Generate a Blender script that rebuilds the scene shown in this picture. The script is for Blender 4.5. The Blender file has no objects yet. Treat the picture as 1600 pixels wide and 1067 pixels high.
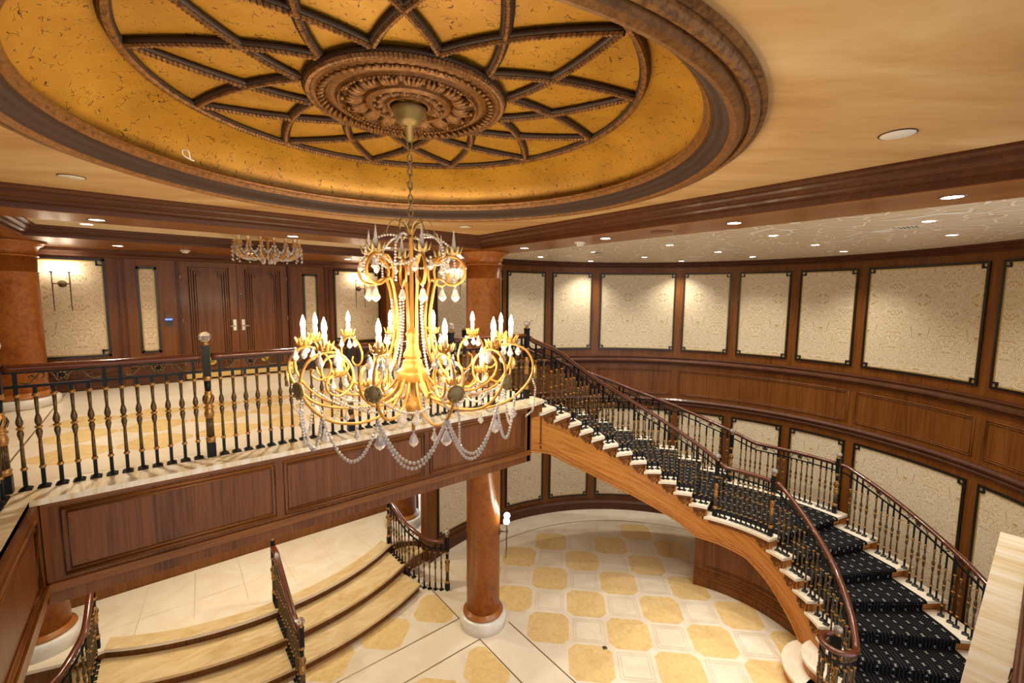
import bpy, math, random
from mathutils import Vector, Matrix
random.seed(7)
PI = math.pi
S = 1.55          # metres per measured unit (one unit = eye height over the gallery floor)
D = 3.6           # eye height over the lower floor, in units
RIS = (D - 1) / 21
SC = bpy.context.scene
COL = SC.collection
sin, cos = math.sin, math.cos
def W(x, y, z): return Vector((x * S, y * S, (z + D) * S))
def rad(a): return a * PI / 180

# ------------------------------------------------------------------ materials
def newmat(name):
    m = bpy.data.materials.new(name); m.use_nodes = True
    nt = m.node_tree; b = nt.nodes['Principled BSDF']
    return m, nt, b
def N(nt, t, **k):
    n = nt.nodes.new(t)
    for a, v in k.items():
        if a.startswith('i_'):
            key = a[2:]; key = int(key) if key.isdigit() else key
            n.inputs[key].default_value = v
        else: setattr(n, a, v)
    return n
def L(nt, a, b): nt.links.new(a, b)
def val(nt, s, inp):
    if isinstance(s, (int, float)): inp.default_value = s
    else: L(nt, s, inp)
def M(nt, op, a, b=0.0, c=0.0):
    n = N(nt, 'ShaderNodeMath', operation=op)
    val(nt, a, n.inputs[0]); val(nt, b, n.inputs[1]); val(nt, c, n.inputs[2])
    return n.outputs[0]
def ramp(nt, fac, stops):
    r = N(nt, 'ShaderNodeValToRGB'); e = r.color_ramp.elements
    while len(e) < len(stops): e.new(0.5)
    for el, (p, c) in zip(e, stops): el.position = p; el.color = (*c, 1)
    L(nt, fac, r.inputs[0]); return r.outputs[0]
def mixc(nt, f, a, b):
    n = N(nt, 'ShaderNodeMix', data_type='RGBA')
    val(nt, f, n.inputs[0])
    for s, i in ((a, 6), (b, 7)):
        if isinstance(s, tuple): n.inputs[i].default_value = (*s, 1)
        else: L(nt, s, n.inputs[i])
    return n.outputs[2]
def coords(nt, scale=(1, 1, 1), kind='Object'):
    t = N(nt, 'ShaderNodeTexCoord'); m = N(nt, 'ShaderNodeMapping'); m.inputs['Scale'].default_value = scale
    L(nt, t.outputs[kind], m.inputs[0]); return m.outputs[0]
def noise(nt, vec, scale, detail=4, rough=0.55, dist=0.0):
    n = N(nt, 'ShaderNodeTexNoise'); n.inputs['Scale'].default_value = scale; n.inputs['Detail'].default_value = detail
    n.inputs['Roughness'].default_value = rough; n.inputs['Distortion'].default_value = dist
    L(nt, vec, n.inputs['Vector']); return n.outputs['Fac']
def bump(nt, b, h, s=0.2, d=0.01):
    n = N(nt, 'ShaderNodeBump'); n.inputs['Strength'].default_value = s; n.inputs['Distance'].default_value = d
    L(nt, h, n.inputs['Height']); L(nt, n.outputs[0], b.inputs['Normal'])
def plain(name, col, rough=0.5, metal=0.0, coat=0.0, spec=0.5):
    m, nt, b = newmat(name)
    b.inputs['Base Color'].default_value = (*col, 1); b.inputs['Roughness'].default_value = rough
    b.inputs['Metallic'].default_value = metal; b.inputs['Coat Weight'].default_value = coat
    b.inputs['Specular IOR Level'].default_value = spec
    return m
def wood(name, axis, c0=(.085, .026, .004), c1=(.165, .053, .009), c2=(.225, .079, .015), rough=0.38):
    m, nt, b = newmat(name)
    sc = {'z': (26, 26, .9), 'x': (.9, 26, 26), 'y': (26, .9, 26)}[axis]
    v = coords(nt, sc)
    n1 = noise(nt, v, 1.6, 5, .6, .6); n2 = noise(nt, coords(nt, tuple(q * .12 for q in sc)), 1.5, 3)
    f = M(nt, 'ADD', M(nt, 'MULTIPLY', n1, .65), M(nt, 'MULTIPLY', n2, .35))
    L(nt, ramp(nt, f, [(.34, c0), (.5, c1), (.68, c2)]), b.inputs['Base Color'])
    b.inputs['Roughness'].default_value = rough; b.inputs['Coat Weight'].default_value = .05; b.inputs['Coat Roughness'].default_value = .12
    b.inputs['Specular IOR Level'].default_value = .28
    return m
MT = {}
MT['wood'] = wood('wood_grain_upright', 'z')
MT['woodx'] = wood('wood_grain_along_x', 'x', (.12, .040, .007), (.23, .080, .014), (.30, .112, .024))  # same wood, its colour lightened for light bounced up to the beams
MT['woody'] = wood('wood_grain_along_y', 'y', (.12, .040, .007), (.23, .080, .014), (.30, .112, .024))  # lightened likewise: floor bounce on the soffits is held in the colour
MT['dark'] = wood('wood_dark_trim', 'x', (.045, .013, .004), (.080, .023, .006), (.11, .034, .009), .46)
MT['honey'] = wood('wood_honey_stringer', 'z', (.30, .105, .019), (.48, .185, .037), (.56, .24, .055), .4)
def honey():
    m, nt, b = newmat('honey_wood_grain_along_stringer')
    t = N(nt, 'ShaderNodeTexCoord'); mp = N(nt, 'ShaderNodeMapping'); mp.inputs['Scale'].default_value = (.9, 22, 1); L(nt, t.outputs['UV'], mp.inputs[0])
    n1 = noise(nt, mp.outputs[0], 1.4, 5, .6, .8)
    L(nt, ramp(nt, n1, [(.34, (.32, .115, .020)), (.5, (.52, .205, .040)), (.68, (.60, .26, .060))]), b.inputs['Base Color'])
    b.inputs['Roughness'].default_value = .4; b.inputs['Specular IOR Level'].default_value = .3
    return m
MT['honeyuv'] = honey()
def burl():
    m, nt, b = newmat('burl_veneer')
    v = coords(nt, (1, 1, .8))
    n = noise(nt, v, 16, 8, .72, .9); n2 = noise(nt, v, 2.2, 3)
    f = M(nt, 'ADD', M(nt, 'MULTIPLY', n, .7), M(nt, 'MULTIPLY', n2, .3))
    L(nt, ramp(nt, f, [(.36, (.19, .050, .008)), (.5, (.34, .105, .017)), (.66, (.44, .165, .030))]), b.inputs['Base Color'])
    b.inputs['Roughness'].default_value = .3; b.inputs['Coat Weight'].default_value = .08; b.inputs['Coat Roughness'].default_value = .1; b.inputs['Specular IOR Level'].default_value = .3
    return m
MT['burl'] = burl()
def marble(name, c0, c1, c2, rough=.12, sc=1.6, stretch=(1, 1, 1)):
    m, nt, b = newmat(name)
    v = coords(nt, stretch)
    f = noise(nt, v, sc, 7, .6, 1.2)
    L(nt, ramp(nt, f, [(.3, c0), (.52, c1), (.72, c2)]), b.inputs['Base Color'])
    b.inputs['Roughness'].default_value = rough
    return m
MT['cream'] = marble('cream_marble', (.76, .65, .49), (.82, .73, .59), (.86, .79, .66), .16)
MT['ochre'] = marble('ochre_marble', (.70, .48, .19), (.77, .565, .265), (.81, .62, .33), .2, 9)
MT['step'] = marble('honey_step_marble', (.60, .41, .18), (.69, .52, .28), (.76, .61, .38), .16, 2.4, (1, 2.2, 1))
MT['edge'] = marble('striped_edge_marble', (.66, .49, .26), (.82, .73, .56), (.88, .87, .86), .2, 1.6, (7, .6, 1))
MT['edgey'] = marble('striped_edge_marble_side', (.60, .44, .23), (.78, .67, .48), (.88, .85, .80), .2, 1.6, (.6, 7, 1))
MT['white'] = marble('white_plinth_marble', (.66, .62, .55), (.76, .73, .67), (.84, .82, .78), .25, 2)
MT['grout'] = plain('pale_grout', (.60, .50, .37), .5)
MT['brass'] = plain('brass_inlay', (.30, .20, .08), .35, .6)
def gold_leaf():
    m, nt, b = newmat('crackled_gold_leaf')
    v = coords(nt, (1, 1, 1.0))
    d = N(nt, 'ShaderNodeTexNoise'); d.inputs['Scale'].default_value = 7; L(nt, v, d.inputs['Vector'])
    ad = N(nt, 'ShaderNodeVectorMath', operation='MULTIPLY_ADD'); L(nt, d.outputs['Color'], ad.inputs[0]); ad.inputs[1].default_value = (.16, .16, .16); L(nt, v, ad.inputs[2])
    vo = N(nt, 'ShaderNodeTexVoronoi', feature='DISTANCE_TO_EDGE'); vo.inputs['Scale'].default_value = 24; L(nt, ad.outputs[0], vo.inputs['Vector'])
    line = M(nt, 'LESS_THAN', vo.outputs['Distance'], .030)
    mask = M(nt, 'GREATER_THAN', noise(nt, v, 20, 3), .55)
    ck = M(nt, 'MULTIPLY', line, mask)
    base = ramp(nt, noise(nt, v, 2.5, 6, .65), [(.3, (.38, .175, .014)), (.55, (.50, .25, .022)), (.75, (.58, .31, .036))])
    L(nt, mixc(nt, ck, base, (.06, .022, .006)), b.inputs['Base Color'])
    b.inputs['Roughness'].default_value = .42; b.inputs['Metallic'].default_value = .25
    return m
MT['goldleaf'] = gold_leaf()
def antique(name, c0, c1, rough=.45, sc=14, metal=.3):
    m, nt, b = newmat(name)
    v = coords(nt)
    L(nt, ramp(nt, noise(nt, v, sc, 6, .7), [(.36, c0), (.58, c1)]), b.inputs['Base Color'])
    b.inputs['Roughness'].default_value = rough; b.inputs['Metallic'].default_value = metal
    return m
MT['moldgold'] = antique('antique_gold_moulding', (.12, .046, .010), (.25, .105, .022), .42, 30)
MT['rope'] = antique('bronzed_rope_moulding', (.085, .032, .010), (.28, .125, .030), .5, 30)
MT['ropeshade'] = plain('painted_moulding_shade', (.035, .014, .006), .6)  # painted shade: the ropes' shadowed side and the rim's hollow
def faux():
    m, nt, b = newmat('sponged_tan_plaster')
    t = N(nt, 'ShaderNodeTexCoord'); mp = N(nt, 'ShaderNodeMapping', vector_type='TEXTURE'); mp.inputs['Rotation'].default_value = (0, 0, -.66); mp.inputs['Scale'].default_value = (3.0, .75, 1)
    L(nt, t.outputs['Object'], mp.inputs[0])
    f = noise(nt, mp.outputs[0], 1.5, 7, .62, .5)
    L(nt, ramp(nt, f, [(.33, (.42, .225, .075)), (.5, (.55, .34, .14)), (.66, (.66, .47, .24))]), b.inputs['Base Color'])
    b.inputs['Roughness'].default_value = .55
    return m
MT['faux'] = faux()
MT['plaster'] = plain('cream_plaster', (.66, .52, .33), .6)
def leafceil():
    m, nt, b = newmat('leaf_relief_ceiling')
    v = coords(nt, (1, 1, 1))
    d = N(nt, 'ShaderNodeTexNoise'); d.inputs['Scale'].default_value = .9; d.inputs['Detail'].default_value = 2; L(nt, v, d.inputs['Vector'])
    ad = N(nt, 'ShaderNodeVectorMath', operation='MULTIPLY_ADD'); L(nt, d.outputs['Color'], ad.inputs[0]); ad.inputs[1].default_value = (.5, .5, 0); L(nt, v, ad.inputs[2])
    vo = N(nt, 'ShaderNodeTexVoronoi', feature='DISTANCE_TO_EDGE'); vo.inputs['Scale'].default_value = 3.4; L(nt, ad.outputs[0], vo.inputs['Vector'])
    ln = M(nt, 'LESS_THAN', vo.outputs['Distance'], .035)
    ln2 = M(nt, 'MULTIPLY', M(nt, 'GREATER_THAN', vo.outputs['Distance'], .055), M(nt, 'LESS_THAN', vo.outputs['Distance'], .085))
    c = mixc(nt, ln, (.66, .54, .37), (.84, .82, .78))
    c = mixc(nt, ln2, c, (.58, .40, .20))
    L(nt, c, b.inputs['Base Color']); b.inputs['Roughness'].default_value = .5
    bump(nt, b, ln, .5, .01)
    return m
MT['leafceil'] = leafceil()
def paper():
    m, nt, b = newmat('damask_wallpaper')
    uv = N(nt, 'ShaderNodeTexCoord').outputs['UV']
    sp = N(nt, 'ShaderNodeSeparateXYZ'); L(nt, uv, sp.inputs[0])
    u = M(nt, 'PINGPONG', sp.outputs[0], .42); w = M(nt, 'ADD', M(nt, 'PINGPONG', sp.outputs[1], 1.3), 3.3)
    cb = N(nt, 'ShaderNodeCombineXYZ'); L(nt, u, cb.inputs[0]); L(nt, w, cb.inputs[1])
    n = noise(nt, cb.outputs[0], 5.2, 1.5, .5, 1.6)
    fr = M(nt, 'PINGPONG', M(nt, 'MULTIPLY', n, 10), .5)
    line = M(nt, 'SMOOTH_MIN', M(nt, 'MULTIPLY', M(nt, 'SUBTRACT', .15, fr), 12), 1, .1)
    line = M(nt, 'MAXIMUM', line, 0)
    L(nt, mixc(nt, line, (.70, .60, .43), (.47, .31, .13)), b.inputs['Base Color'])
    b.inputs['Roughness'].default_value = .55
    return m
MT['paper'] = paper()
def carpet():
    m, nt, b = newmat('dotted_black_carpet')
    uv = N(nt, 'ShaderNodeTexCoord').outputs['UV']
    sp = N(nt, 'ShaderNodeSeparateXYZ'); L(nt, uv, sp.inputs[0])
    def cell(x, per, off=0.0):  # signed distance to the centre of a cell
        return M(nt, 'SUBTRACT', M(nt, 'FLOORED_MODULO', M(nt, 'ADD', x, off), per), per / 2)
    x, y = sp.outputs[0], sp.outputs[1]
    a, c = cell(x, .045), cell(y, .028)
    dot = M(nt, 'LESS_THAN', M(nt, 'ADD', M(nt, 'MULTIPLY', a, a), M(nt, 'MULTIPLY', c, c)), .0000185)
    dim = M(nt, 'LESS_THAN', M(nt, 'ABSOLUTE', cell(x, .18)), .068)
    dot = M(nt, 'MULTIPLY', dot, dim)
    e, g = cell(x, .18, .09), cell(y, .115)
    ax, ay = M(nt, 'ABSOLUTE', e), M(nt, 'ABSOLUTE', g)
    bow = M(nt, 'MULTIPLY', M(nt, 'LESS_THAN', ax, M(nt, 'ADD', M(nt, 'MULTIPLY', ay, .55), .006)), M(nt, 'LESS_THAN', ay, .022))
    bow = M(nt, 'MULTIPLY', bow, M(nt, 'LESS_THAN', ax, .016))
    c0 = mixc(nt, M(nt, 'MULTIPLY', dot, .55), (.0045, .0045, .006), (.34, .31, .25))
    c1 = mixc(nt, M(nt, 'MULTIPLY', bow, .7), c0, (.42, .39, .33))
    L(nt, c1, b.inputs['Base Color']); b.inputs['Roughness'].default_value = .95; b.inputs['Specular IOR Level'].default_value = .1
    return m
MT['carpet'] = carpet()
MT['black'] = plain('black_iron', (.006, .0065, .008), .42, 0, 0, .25)
MT['kick'] = plain('polished_brass_kick_plate', (.72, .50, .16), .3, .5)
MT['bronze'] = antique('fluted_bronze', (.055, .032, .013), (.15, .095, .042), .42, 60, .5)
MT['gold'] = antique('gilded_collar', (.30, .14, .035), (.50, .27, .085), .38, 40, .6)
MT['rail'] = plain('varnished_red_mahogany', (.10, .023, .008), .2, 0, .5)
MT['ring'] = plain('varnished_orange_wood', (.33, .115, .022), .25, 0, .4)
MT['chgold'] = plain('satin_yellow_gold', (.55, .275, .058), .38, .4)
MT['chold'] = plain('aged_olive_gold', (.30, .215, .085), .45, .4)
MT['candle'] = plain('cream_candle_sleeve', (.80, .66, .45), .5)
MT['frame'] = plain('black_lacquer_frame', (.012, .009, .008), .3)
MT['fillet'] = plain('gilt_fillet', (.52, .36, .11), .4, .4)
MT['nickel'] = plain('satin_nickel', (.55, .50, .42), .3, .9)
MT['plastic'] = plain('off_white_plastic', (.70, .66, .58), .5)
MT['blackplastic'] = plain('black_plastic', (.015, .015, .018), .35)
MT['yellow'] = plain('yellow_sticker', (.80, .56, .03), .5)
MT['canopy'] = plain('olive_brass_canopy', (.22, .15, .05), .4, .5)
def glass(name, rough=0.0, ior=1.5, tint=(1, 1, 1), tr=1.0):
    m, nt, b = newmat(name)
    b.inputs['Base Color'].default_value = (*tint, 1); b.inputs['Roughness'].default_value = rough
    b.inputs['IOR'].default_value = ior; b.inputs['Transmission Weight'].default_value = tr
    return m
MT['crystal'] = glass('cut_crystal', .04, 1.5, (1, .98, .97), .55)
MT['ball'] = glass('clear_crystal_ball', .02, 1.45, (1, 1, 1), .86)
def emis(name, col, s):
    m, nt, b = newmat(name)
    b.inputs['Base Color'].default_value = (*col, 1); b.inputs['Emission Color'].default_value = (*col, 1); b.inputs['Emission Strength'].default_value = s
    return m
MT['flame'] = emis('lit_candle_bulb', (1, .80, .52), 330)
MT['lens'] = emis('lit_downlight_lens', (1, .88, .70), 16)
MT['dim'] = emis('dim_downlight_lens', (1, .88, .72), 3)
MT['globe'] = emis('lit_frosted_globe', (1, .86, .66), 22)
MT['blue'] = emis('blue_reader_led', (.05, .12, 1), 3)

# ------------------------------------------------------------------ mesh builder
class MB:
    def __init__(s): s.v = []; s.f = []; s.m = []; s.sm = []; s.uv = {}
    def add(s, vs, fs, mi=0, smooth=False, uvs=None):
        o = len(s.v); s.v.extend(Vector(p) for p in vs)
        for k, f in enumerate(fs):
            if uvs is not None: s.uv[len(s.f)] = [uvs[i] for i in f]
            s.f.append(tuple(i + o for i in f)); s.m.append(mi); s.sm.append(smooth)
    def box(s, a, b, mi=0):
        x0, y0, z0 = [min(a[i], b[i]) for i in range(3)]; x1, y1, z1 = [max(a[i], b[i]) for i in range(3)]
        s.add([(x0, y0, z0), (x1, y0, z0), (x1, y1, z0), (x0, y1, z0), (x0, y0, z1), (x1, y0, z1), (x1, y1, z1), (x0, y1, z1)],
              [(0, 3, 2, 1), (4, 5, 6, 7), (0, 1, 5, 4), (1, 2, 6, 5), (2, 3, 7, 6), (3, 0, 4, 7)], mi)
    def prism(s, poly, z0, z1, mi=0, mside=None):
        n = len(poly); a = [(p[0], p[1], z0) for p in poly]; b = [(p[0], p[1], z1) for p in poly]
        s.add(a + b, [tuple(range(n - 1, -1, -1)), tuple(range(n, 2 * n))], mi)
        s.add(a + b, [(i, (i + 1) % n, n + (i + 1) % n, n + i) for i in range(n)], mi if mside is None else mside)
    def lathe(s, c, prof, n=24, mi=0, smooth=True, rot=0.0, axis=None, caps=True):
        c = Vector(c); q = axis.to_track_quat('Z', 'Y') if axis is not None else None
        vs = []
        for (r, z) in prof:
            for i in range(n):
                a = rot + 2 * PI * i / n; p = Vector((r * cos(a), r * sin(a), z))
                vs.append(c + (q @ p if q else p))
        fs = [(j * n + i, j * n + (i + 1) % n, (j + 1) * n + (i + 1) % n, (j + 1) * n + i) for j in range(len(prof) - 1) for i in range(n)]
        if caps and prof[0][0] > 1e-6: fs.append(tuple(range(n - 1, -1, -1)))
        if caps and prof[-1][0] > 1e-6: fs.append(tuple(range((len(prof) - 1) * n, len(prof) * n)))
        s.add(vs, fs, mi, smooth)
    def ball(s, c, r, n=10, mi=0, smooth=True, sz=1.0):
        k = max(4, n // 2 + 1)
        s.lathe(c, [(max(1e-7, r * sin(PI * j / k)), -r * sz * cos(PI * j / k)) for j in range(k + 1)], n, mi, smooth)
    def tube(s, pts, r, n=8, mi=0, smooth=True, caps=True, closed=False, flat=1.0, up=None):
        """a round bar through pts; r a number or a list; flat scales the frame's second axis."""
        P = [Vector(p) for p in pts]; m = len(P)
        rr = r if isinstance(r, (list, tuple)) else [r] * m
        T = []
        for i in range(m):
            a = P[(i - 1) % m] if (closed or i > 0) else P[i]; b = P[(i + 1) % m] if (closed or i < m - 1) else P[i]
            T.append((b - a).normalized() if (b - a).length > 1e-9 else Vector((0, 0, 1)))
        u = up.copy() if up else (Vector((0, 0, 1)) if abs(T[0].z) < .9 else Vector((1, 0, 0)))
        u = (u - T[0] * u.dot(T[0])).normalized(); vs = []
        for i in range(m):
            if up: u = up
            u = u - T[i] * u.dot(T[i]); u.normalize(); w = T[i].cross(u)
            for k in range(n):
                a = 2 * PI * k / n + PI / n
                vs.append(P[i] + (u * cos(a) * flat + w * sin(a)) * rr[i])
        R = m if closed else m - 1
        fs = [(i * n + k, i * n + (k + 1) % n, ((i + 1) % m) * n + (k + 1) % n, ((i + 1) % m) * n + k) for i in range(R) for k in range(n)]
        if caps and not closed: fs += [tuple(range(n - 1, -1, -1)), tuple(range((m - 1) * n, m * n))]
        s.add(vs, fs, mi, smooth)
    def sweep(s, path, prof, mi=0, closed=False, smooth=False, side=1, outs=None):
        """profile [(out, up)] swept along a flat path [(x,y,z)]; out points to the path's left for side=1."""
        P = [Vector(p) for p in path]; m = len(P); vs = []; n = len(prof)
        for i in range(m):
            if outs: nrm = outs[i]; k = 1
            else:
                a = (P[i] - P[i - 1]) if (closed or i > 0) else (P[1] - P[0]); b = (P[(i + 1) % m] - P[i]) if (closed or i < m - 1) else a
                a = Vector((a.x, a.y, 0)).normalized(); b = Vector((b.x, b.y, 0)).normalized()
                na, nb = Vector((-a.y, a.x, 0)), Vector((-b.y, b.x, 0)); nrm = (na + nb).normalized() * side
                k = 1 / max(.3, nrm.dot(na * side))
            for (o, h) in prof: vs.append(P[i] + nrm * o * k + Vector((0, 0, h)))
        R = m if closed else m - 1
        fs = [(i * n + k, ((i + 1) % m) * n + k, ((i + 1) % m) * n + k + 1, i * n + k + 1) for i in range(R) for k in range(n - 1)]
        s.add(vs, fs, mi, smooth)
    def grid(s, rows, mi=0, smooth=False, uvs=None):
        n = len(rows[0]); vs = [p for r in rows for p in r]
        fs = [(j * n + i, j * n + i + 1, (j + 1) * n + i + 1, (j + 1) * n + i) for j in range(len(rows) - 1) for i in range(n - 1)]
        s.add(vs, fs, mi, smooth, [q for r in uvs for q in r] if uvs else None)
    def build(s, name, mats, parent=None, at=None):
        o = Vector(at) if at is not None else (parent_loc(parent) if parent else Vector((0, 0, 0)))
        me = bpy.data.meshes.new(name)
        me.from_pydata([tuple(p - o) for p in s.v], [], s.f)
        if not isinstance(mats, (list, tuple)): mats = [mats]
        for m in mats: me.materials.append(MT[m])
        me.polygons.foreach_set('material_index', s.m); me.polygons.foreach_set('use_smooth', s.sm)
        if s.uv:
            ul = me.uv_layers.new(name='UVMap')
            for p in me.polygons:
                u = s.uv.get(p.index)
                if u:
                    for li, q in zip(p.loop_indices, u): ul.data[li].uv = q
        me.update()
        ob = bpy.data.objects.new(name, me); COL.objects.link(ob)
        if parent: ob.parent = parent; ob.location = o - parent_loc(parent)
        else: ob.location = o
        return ob
LOC = {}
def parent_loc(p):
    v = Vector((0, 0, 0))
    while p is not None: v = v + p.location; p = p.parent
    return v
def tag(o, label=None, cat=None, group=None, kind=None):
    if label: o['label'] = label
    if cat: o['category'] = cat
    if group: o['group'] = group
    if kind: o['kind'] = kind
    return o
def thing(name, label, cat, loc, group=None):
    o = bpy.data.objects.new(name, None); COL.objects.link(o); o.location = loc; o.empty_display_size = .1
    return tag(o, label, cat, group, 'thing')
def struct(mb, name, mats, label=None, cat=None):
    return tag(mb.build(name, mats), label, cat, None, 'structure')
def linked(src, name, parent, loc):
    c = src.copy(); c.name = name; COL.objects.link(c); c.parent = parent; c.location = Vector(loc) - parent_loc(parent); return c
def lamp(name, kind, loc, power, col=(1, .82, .6), size=.05, spot=None, blend=.6, parent=None, direction=None):
    l = bpy.data.lights.new(name, kind); l.energy = power; l.color = col
    if kind in ('POINT', 'SPOT'): l.shadow_soft_size = size
    if kind == 'SPOT': l.spot_size = rad(spot); l.spot_blend = blend
    o = bpy.data.objects.new(name, l); COL.objects.link(o)
    if parent: o.parent = parent; o.location = Vector(loc) - parent_loc(parent)
    else: o.location = loc
    return o
def arc(c, r, a0, a1, n):
    return [(c[0] + r * cos(rad(a0 + (a1 - a0) * i / n)), c[1] + r * sin(rad(a0 + (a1 - a0) * i / n))) for i in range(n + 1)]
def smoothpts(pts, n=8, closed=False):
    """Catmull-Rom through pts"""
    P = [Vector(p) for p in pts]; out = []; m = len(P)
    for i in range(m if closed else m - 1):
        p0 = P[(i - 1) % m] if (closed or i) else P[0] * 2 - P[1]
        p1, p2 = P[i], P[(i + 1) % m]
        p3 = P[(i + 2) % m] if (closed or i < m - 2) else P[-1] * 2 - P[-2]
        for k in range(n):
            t = k / n
            out.append(.5 * ((2 * p1) + (p2 - p0) * t + (2 * p0 - 5 * p1 + 4 * p2 - p3) * t * t + (3 * p1 - p0 - 3 * p2 + p3) * t ** 3))
    if not closed: out.append(P[-1])
    return out
def interp(tab, x):
    if x <= tab[0][0]: return tab[0][1]
    for (a, b), (c, d) in zip(tab, tab[1:]):
        if x <= c: return b + (d - b) * (x - a) / (c - a)
    return tab[-1][1]

# ------------------------------------------------------------------ building shell
ZS, ZC, ZTOP = .441, .5515, .74
ZK = .525                                 # gallery coffer ceiling
CW, RW = (3.919, 2.290), 3.089            # the curved wall
CST = (3.92, 2.04)                        # the stair's centre
DC = (.885, 1.775)                        # the dome's centre
def pol(c, r, a): return (c[0] + r * cos(rad(a)), c[1] + r * sin(rad(a)))
def W2(p, z): return W(p[0], p[1], z)

def oct_tiles(mb, z, nodes, ok, mi, h=.222, t=.262):
    for (cx, cy) in nodes:
        a = h * math.sqrt(2) - t; pts = []
        for k in range(4):
            c, s = cos(k * PI / 2), sin(k * PI / 2)
            for q in ((t, -a), (t, a)):
                pts.append((cx + q[0] * c - q[1] * s, cy + q[0] * s + q[1] * c))
        for clip in ok:   # clip to half planes (axis, sign, value)
            ax, sg, v = clip; out = []
            for i in range(len(pts)):
                p, q = pts[i], pts[(i + 1) % len(pts)]
                dp, dq = sg * (p[ax] - v), sg * (q[ax] - v)
                if dp >= 0: out.append(p)
                if dp * dq < 0:
                    u = dp / (dp - dq); out.append((p[0] + (q[0] - p[0]) * u, p[1] + (q[1] - p[1]) * u))
            pts = out
            if len(pts) < 3: break
        if len(pts) >= 3:
            b = len(pts); mb.add([W(p[0], p[1], z) for p in pts], [tuple(range(b))], mi)
            # white squares between the octagons carry a thin double border
def inset_squares(mb, z, nodes, mi, h=.165, w=.006):
    for (cx, cy) in nodes:
        for hh in (h, h - .028):
            for k in range(4):
                a0, a1 = k * PI / 2, (k + 1) * PI / 2
                R = hh * math.sqrt(2)
                p, q = (cx + R * cos(a0 + 0), cy + R * sin(a0)), (cx + R * cos(a1), cy + R * sin(a1))
                R2 = R - w * 1.4
                p2, q2 = (cx + R2 * cos(a0), cy + R2 * sin(a0)), (cx + R2 * cos(a1), cy + R2 * sin(a1))
                mb.add([W(*p, z), W(*q, z), W(*q2, z), W(*p2, z)], [(0, 1, 2, 3)], mi)
def strip(mb, p, q, z, w, mi):
    d = Vector((q[0] - p[0], q[1] - p[1])).normalized(); n = Vector((-d.y, d.x)) * w / 2
    mb.add([W(p[0] + n.x, p[1] + n.y, z), W(p[0] - n.x, p[1] - n.y, z), W(q[0] - n.x, q[1] - n.y, z), W(q[0] + n.x, q[1] + n.y, z)], [(0, 1, 2, 3)], mi)

# lower floor: cream marble, ochre octagons in a diagonal lattice, brass lines round a plain band
fl = MB(); fl.box(W(-3.6, -2.4, -D - .08), W(7.4, 7.0, -D), 0)
zt = -D + .0012
XR = [3.197 + .61 * i for i in range(-1, 6)]; YR = [2.64 + .61 * j for j in range(-5, 5)]
BR = 2.64
def inring(p, r): return math.hypot(p[0] - CW[0], p[1] - CW[1]) < r
nodes = [(x, y) for x in XR for y in YR if inring((x, y), BR - .24) and x > 2.7]
oct_tiles(fl, zt, nodes, [(0, 1, 2.93)], 1)
inset_squares(fl, zt, [(x + .305, y + .305) for x in XR for y in YR if inring((x + .305, y + .305), BR - .2) and x > 2.8], 2)
XL = [1.774 + .61 * i for i in range(-6, 3)]
oct_tiles(fl, zt, [(x, 4.273) for x in XL if x < 2.6], [(0, -1, 2.494), (1, 1, 3.985)], 1)
oct_tiles(fl, zt, [(x, 3.25 - .61 * j) for x in XL if x < 2.6 for j in range(6)], [(0, -1, 2.494), (1, -1, 3.555)], 1)
inset_squares(fl, zt, [(x + .305, 3.25 - .305 - .61 * j) for x in XL if x < 2.2 for j in range(6)] + [(x + .305, 4.578) for x in XL if x < 2.2], 2)
for a, b in (((2.905, -2), (2.905, 3.585)), ((2.51, -2), (2.51, 3.575)), ((-3, 3.575), (2.51, 3.575)), ((-3, 3.968), (2.50, 3.968)), ((2.505, 3.968), (2.505, 4.62))):
    strip(fl, a, b, zt + .0004, .012, 3)
bra = arc(CW, BR, 100, -75, 90)
for p, q in zip(bra, bra[1:]): strip(fl, p, q, zt + .0004, .012, 3)
struct(fl, 'floor', ['cream', 'ochre', 'grout', 'brass'], 'lower hall floor of cream marble with ochre octagons and brass lines', 'floor')

# gallery floor with its slab
gp = [(-3.5, -1.6), (-.50, -1.6), (-.50, 3.10), (2.74, 3.10), (2.93, 3.12), (2.97, 3.77), (3.03, 4.85), (3.02, 5.20), (2.70, 5.08), (2.70, 5.3), (3.1, 5.7), (3.1, 6.95), (-3.5, 6.95)]
gf = MB(); gf.prism([(p[0] * S, p[1] * S) for p in gp], (D - 1.5) * S, (D - 1.004) * S, 0, 4)
zu = -1.0035
for i in range(0, 8):
    for j in range(0, 3):
        x, y = -.43 + .42 * i, 3.82 + .465 * j
        if x < 2.2: oct_tiles(gf, zu, [(x, y)], [], 1, .172, .205)
for x in (-.69, 2.45): strip(gf, (x, 3.4), (x, 6.2), zu + .0004, .010, 2)
for y in (3.36,): strip(gf, (-3, y), (2.6, y), zu + .0004, .006, 3)
struct(gf, 'floor_gallery', ['cream', 'ochre', 'brass', 'grout', 'wood'], 'gallery floor of cream marble with pale ochre octagons', 'floor')
nf = MB(); nf.box(W(-.49, -1.6, -1.5), W(2.80, .04, -1.004), 0)
struct(nf, 'floor_landing', ['cream'], 'near gallery floor beneath the viewpoint', 'floor')

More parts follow.
